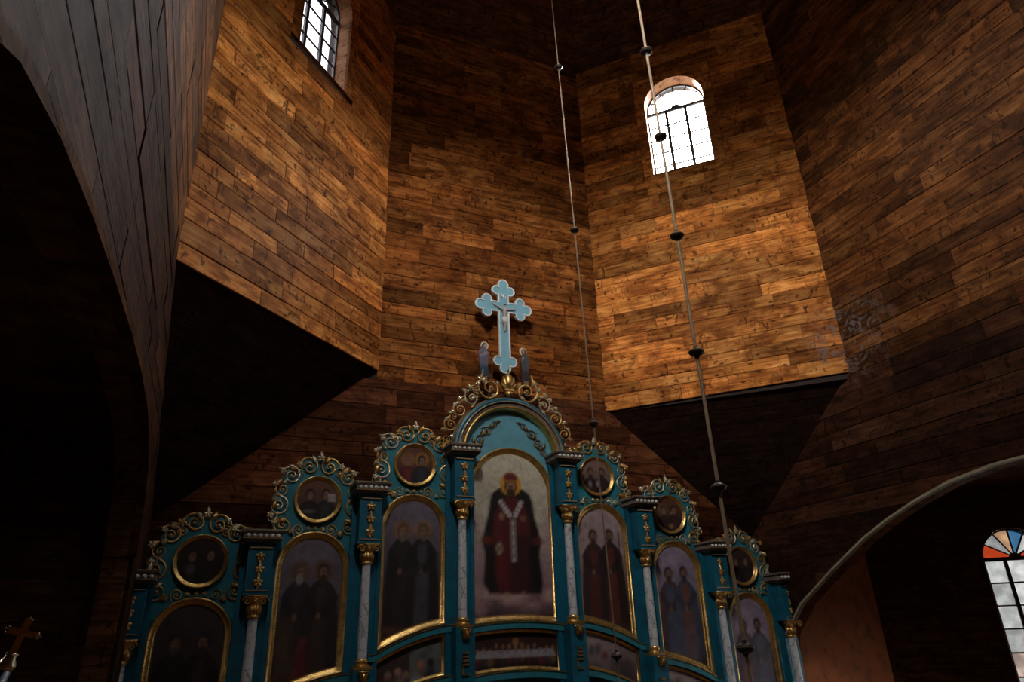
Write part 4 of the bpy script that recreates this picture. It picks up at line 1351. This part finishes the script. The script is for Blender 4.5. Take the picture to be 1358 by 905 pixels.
# gilded crest over the gable
gc = sub('gable_crest', mbvf(MB().prism(archpts(0, 7.24, 1.04, 30)+archpts(0, 7.24, .97, 30)[::-1], ly(4.10), ly(4.14))), MAT['gold_old'], ico)
yo = ly(4.09)
pal = [(-.85, .22), (-.42, .30), (0, .38), (.42, .30), (.85, .22)]
for rot, s_ in pal: orn('leaf', gc, 0, yo-.02, 8.40, s_, rot)
for rot, s_ in ((PI-.6, .14), (PI+.6, .14), (PI, .17)): orn('leaf', gc, 0, yo-.02, 8.42, s_, rot)
sub('palmette_band', mbvf(MB().box(-.085, .085, yo-.06, yo, 8.385, 8.425)), MAT['gold'], gc)
for sg in (-1, 1):
    a, b = ('scroll', 'scroll_m') if sg > 0 else ('scroll_m', 'scroll')
    for x, z, r, rot, kd in ((.34, 8.41, .22, 2.5, b), (.66, 8.20, .15, 1.2, b+'_pale'), (.60, 8.36, .085, -.4, a), (.87, 7.98, .13, 1.8, b), (.80, 8.15, .07, -.6, a+'_pale'), (1.03, 7.72, .12, 2.1, b), (1.09, 7.47, .085, 2.8, a), (.98, 7.85, .06, .2, a)):
        orn(kd, gc, sg*x, yo, z, r, sg*rot)
    for x, z, s_ in ((.33, 8.40, .05), (.56, 8.47, .05), (.70, 8.38, .05), (.78, 8.30, .042), (.63, 8.22, .036), (.88, 8.16, .045), (.96, 8.05, .04), (1.02, 7.92, .042), (1.10, 7.80, .036), (1.12, 7.62, .034), (1.02, 7.52, .034), (.46, 8.55, .04), (.20, 8.52, .035)):
        orn('rosette_pale', gc, sg*x, yo-.03, z, s_, x)
    for x, z, s_, rot in ((.46, 8.52, .16, .9), (.52, 8.55, .13, -.4), (.72, 8.30, .15, 1.2), (.84, 8.10, .15, 1.7), (.97, 7.90, .14, 1.4), (1.10, 7.65, .13, 1.9), (.2, 8.32, .15, 2.0), (1.12, 7.40, .14, 2.6), (.60, 8.10, .13, 2.3)):
        orn('leaf_pale' if s_ > .145 else 'leaf', gc, sg*x, yo, z, s_, sg*rot)
    for q in range(7):       # pale bead string
        orn('bead_pale', gc, sg*(.545+.006*q), yo-.03, 8.50-q*.055, .019)

# ------------------------------------------------------------------ cross on top
def trefoil_cross(e_top, e_side, e_bot, w=.098):
    def armpts(e):
        pts = [(w, w)]
        for i in range(9):
            a = math.radians(199.5+( -26-199.5)*i/8)
            pts.append((e+.09*math.cos(a), .13+.09*math.sin(a)))
        for i in range(9):
            a = math.radians(117-234*i/8)
            pts.append((e+.125+.10*math.cos(a), .10*math.sin(a)))
        for i in range(9):
            a = math.radians(199.5+(-26-199.5)*(8-i)/8)
            pts.append((e+.09*math.cos(a), -.13-.09*math.sin(a)))
        return pts
    out = []
    # clockwise from the top arm: local (l, s) with s to the left of l
    for e, d in ((e_top, (0, 1)), (e_side, (1, 0)), (e_bot, (0, -1)), (e_side, (-1, 0))):
        lx, lz = d
        sxx, szz = -lz, lx
        for l, s in armpts(e):
            out.append((l*lx+s*sxx, l*lz+s*szz))
    return out
CZ = 10.04
out = trefoil_cross(.335, .325, 1.065)
cross = empty('crest_cross', (0, 4.20, 8.75)); tag(cross, 'light blue trefoil-ended cross with white border standing on the gable crest', 'cross')
dz = CZ-8.75
loop = [(x, z+dz) for x, z in out]
ccw = loop[::-1]
sub('cross_board', mbvf(MB().prism(ccw, -.02, .02)), MAT['teal_light'], cross)
V, F = sweep(ccw, [(-.008, .022), (-.008, -.036), (.014, -.036), (.020, -.02)], True)
sub('white_border', (V, F), MAT['white'], cross)
sub('cross_stem', mbvf(MB().box(-.02, .02, .02, .045, -.30, .2)), MAT['gold_old'], cross)
# crucified figure, one continuous skin
def skin_body(name, joints, edges, parent, mat, root=0, loc=(0, 0, 0), sub_l=2):
    me = bpy.data.meshes.new(name)
    me.from_pydata([j[0] for j in joints], edges, [])
    o = obj(name, me, None, parent, loc)
    md = o.modifiers.new('skin', 'SKIN')
    for i, j in enumerate(joints):
        sv = me.skin_vertices[0].data[i]
        r = j[1]
        sv.radius = r if hasattr(r, '__len__') else (r, r)
        sv.use_root = (i == root)
    ss = o.modifiers.new('sub', 'SUBSURF'); ss.levels = sub_l; ss.render_levels = sub_l
    me.materials.append(mat)
    return o
MAT['flesh'] = paint_mat('painted_flesh', s2l((176, 160, 148)), .5, .35)
J = [((0, 0, 0), .036), ((0, 0, .075), .034), ((0, -.004, .15), .043), ((0, 0, .185), .030), ((.004, -.012, .215), .018), ((.010, -.022, .25), .027), ((.012, -.02, .275), .018),
     ((-.05, 0, .185), .019), ((-.125, 0, .225), .0135), ((-.205, .004, .272), .0105), ((-.228, .0, .284), .010),
     ((.05, 0, .185), .019), ((.125, 0, .205), .0135), ((.205, .004, .222), .0105), ((.230, .0, .226), .010),
     ((-.022, -.002, -.03), .028), ((-.018, -.018, -.125), .020), ((-.005, .0, -.22), .0125), ((0, -.014, -.25), .010),
     ((.022, -.002, -.03), .028), ((.020, -.02, -.125), .020), ((.006, .002, -.215), .0125), ((.006, -.014, -.245), .010)]
E_ = [(0, 1), (1, 2), (2, 3), (3, 4), (4, 5), (5, 6), (3, 7), (7, 8), (8, 9), (9, 10), (3, 11), (11, 12), (12, 13), (13, 14), (0, 15), (15, 16), (16, 17), (17, 18), (0, 19), (19, 20), (20, 21), (21, 22)]
corpus = skin_body('corpus', J, E_, cross, MAT['flesh'], 0, (0, -.052, dz-.245))
corpus['label'] = 'pale figure with outstretched arms'
lc = MB().lathe([(.030, -.075), (.044, -.07), (.047, -.02), (.042, .02), (.036, .03)], 14)
o = sub('loincloth', ([(x*1.05, y*.95, z) for x, y, z in lc.v], lc.f), MAT['white'], corpus, True)
hb = xform(bead(.03, 10, 6), Matrix.Translation((.012, -.016, .268)) @ Matrix.Diagonal((1, .95, .8, 1)))
sub('hair', hb, MAT['knob'], corpus, True)
V = []; F = []
for i in range(9):
    f = i/8
    for z in (-.03, .03): V.append((-.05+.1*f, -.03-.014*math.sin(f*6.3), z+.035*(.5-f)))
for i in range(8): F.append((2*i, 2*i+2, 2*i+3, 2*i+1))
o = obj('title_scroll', mesh('title_scroll', V, F, True), MAT['white'], cross, (0, 0, dz+.215))
so = o.modifiers.new('solid', 'SOLIDIFY'); so.thickness = .006

# painted cut-out mourners beside the cross
def cutout(x0, label, robe, cloak, face_dir, prof, h):
    t = empty('cutout_figure', (x0, 4.19, 8.65)); tag(t, label, 'figure')
    zs = np.linspace(0, h, 46)
    pz = [p[0]*h for p in prof]
    l = np.interp(zs, pz, [p[1] for p in prof]); r = np.interp(zs, pz, [p[2] for p in prof])
    u = np.linspace(0, 1, 16)
    X = l[:, None]+(r-l)[:, None]*u[None, :]
    Z = np.repeat(zs[:, None], 16, 1)
    p = Paint(X, Z)
    p.fill_grad([(0, tuple(v*.8 for v in robe)), (h*.5, robe), (h*.8, cloak), (h, cloak)])
    hx = (l[-4]+r[-4])/2
    p.body([(h*.05, -.01, .06), (h*.7, -.02, .05)], tuple(v*.75 for v in robe), .03, .8, hx)
    p.body([(h*.32, -.2, .2), (h*.80, -.2, .2)], cloak, .08, .75, hx)
    p.seg(hx-.06, h*.62, hx+.045*face_dir, h*.70, .022, tuple(min(255, v*1.25) for v in cloak), .02)
    p.ell(hx+.02*face_dir, h*.70, .018, .024, (170, 140, 122), .015)
    p.ell(hx, h*.915, .045, .06, tuple(v*.7 for v in cloak), .02)
    p.ell(hx+.012*face_dir, h*.905, .026, .04, (176, 146, 128), .015)
    o = painted('painted_board', X, Z, p.C, MAT['picture'], t, -.008)
    so = o.modifiers.new('solid', 'SOLIDIFY'); so.thickness = .02; so.offset = -1
    m = MB().lathe([(.0, .010), (.072, .010), (.074, .014), (.072, .02), (0, .02)], 24, hx+.01*face_dir, h*.925, 'y')
    sub('halo', (m.v, m.f), MAT['halo'], t)
    sub('foot_block', mbvf(MB().box(-.05, .05, -.03, .05, -.12, .0)), MAT['gold_old'], t)
MAT['halo'] = paint_mat('pale_gold_halo', s2l((226, 204, 168)), .5, .15)
cutout(-.40, 'blue-robed violet-mantled mourner with bowed head and pale halo beside the cross', (52, 72, 92), (110, 104, 116), 1,
       [(0, -.085, .095), (.05, -.085, .09), (.30, -.07, .075), (.55, -.088, .085), (.70, -.098, .088), (.79, -.075, .07), (.825, -.028, .045), (.86, -.03, .06), (.90, -.034, .066), (.95, -.026, .06), (.985, -.006, .042), (1, .01, .026)], .64)
cutout(.385, 'slimmer mourner in plum and grey-green with pale halo beside the cross', (66, 52, 62), (80, 82, 86), -1,
       [(0, -.075, .08), (.05, -.075, .08), (.30, -.06, .066), (.55, -.07, .078), (.70, -.076, .086), (.79, -.06, .066), (.825, -.04, .026), (.86, -.052, .028), (.90, -.058, .03), (.95, -.052, .024), (.985, -.036, .008), (1, -.022, -.008)], .62)

# ------------------------------------------------------------------ hanging rods
def rod(name, p_top, p_bot, r, knobs, kr, mat, label, first=None):
    t = empty(name, p_bot); tag(t, label, 'rod')
    pt, pb = Vector(p_top), Vector(p_bot)
    d = pt-pb
    n = 24
    pts = [d*(i/n) for i in range(n+1)]
    v, f = tube(pts, r, 8)
    sub('rod_shaft', (v, f), mat, t, True)
    km = MB().lathe([(0, -.95), (.28, -.9), (.32, -.62), (.85, -.32), (1.0, -.05), (1.0, .08), (.85, .32), (.32, .58), (.28, .85), (0, .9)], 14)
    kme = mk('knob', (km.v, km.f), MAT['knob'], False)
    rm = MB().lathe([(.9, .03), (1.04, .06), (1.04, .14), (.88, .17)], 14)
    rme = mk('knob_ring', (rm.v, rm.f), MAT['gold_old'], False)
    for i, z in enumerate(knobs):
        q = d*((z-pb.z)/(pt.z-pb.z))
        k = obj('knob', kme, None, t, q, None, kr)
        if first and i == 0:
            k = None
        if k: obj('knob_ring', rme, None, k)
    hk = MB().lathe([(0, -.10), (.05, -.08), (.06, -.02), (.03, .03), (0, .04)], 12)
    sub('end_cap', (hk.v, hk.f), MAT['gold_old'], t)
    return t
def at(az, dist, z):
    a = math.radians(az)
    return (CAM.x+dist*math.sin(a), CAM.y+dist*math.cos(a), z)
def zt_(tan, dist): return CAM.z+dist*tan
D2 = 6.88
rod('chandelier_rod', at(38.75, D2, 21.3), at(40.6, D2, 3.2), .0175, [zt_(v, D2) for v in (1.0076, .8036, .5976, .3886, .1824, -.0234)], .078, MAT['rope'],
    'thick hanging rod strung with dark knobs passing before the white window')
D1 = 8.2
rod('sanctuary_lamp_rod', at(29.3, D1, 20.2), at(31.15, D1, 3.2), .0095, [zt_(v, D1) for v in (1.0085, .6364, .2917, -.028)], .064, MAT['rope_dark'],
    'thin hanging rod with widely spaced knobs passing before the narrow wall corner')

# ------------------------------------------------------------------ gilt cross on a leaning blue staff
DP = 3.15
top = Vector(at(-10.23, DP, CAM.z+DP*.0349)); foot = Vector(at(-10.84, DP, CAM.z-DP*.0075))
ax = (top-foot).normalized()
ln = (foot.z)/ax.z
base = foot-ax*ln
pc = empty('processional_cross', base); tag(pc, 'small gilt cross on a leaning dark blue staff near the unlit arch', 'cross')
rr_ = Vector((math.cos(math.radians(-10)), -math.sin(math.radians(-10)), 0))
side = (rr_-ax*rr_.dot(ax)).normalized()
nrm = ax.cross(side)
B = Matrix((side, -nrm, ax)).transposed().to_4x4()
def plc(name, vf, mat, smooth=False):
    return sub(name, xform(vf, B), mat, pc, smooth)
v = tube([(0, 0, 0), (0, 0, ln*.5), (0, 0, ln-.01)], [.028, .028, .025], 10)
plc('staff', v, paint_mat('dark_blue_staff', s2l((30, 52, 74)), .5, .3), True)
H = (top-foot).length
mb = MB().prism([(-.011, ln-.01), (.011, ln-.01), (.011, ln+H), (-.011, ln+H)], -.008, .008)
plc('upright', (mb.v, mb.f), MAT['gold'])
mb = MB().prism([(-.046, ln+H*.60), (.046, ln+H*.60), (.046, ln+H*.60+.02), (-.046, ln+H*.60+.02)], -.007, .007)
plc('crossbar', (mb.v, mb.f), MAT['gold'])
for x, z in ((-.048, ln+H*.60+.01), (.048, ln+H*.60+.01), (0, ln+H)):
    plc('tip', xform(rosette(4), Matrix.Translation((x, -.004, z)) @ Matrix.Scale(.014, 4)), MAT['gold_pale'], True)
mb = MB().lathe([(0, ln-.03), (.026, ln-.03), (.03, ln-.01), (.018, ln+.012), (.022, ln+.025), (0, ln+.03)], 12)
plc('socket', (mb.v, mb.f), MAT['gold_pale'], True)
mb = MB().box(-.2, .2, -.2, .2, 0, .12)
o = sub('stand', mbvf(mb), MAT['knob'], pc)
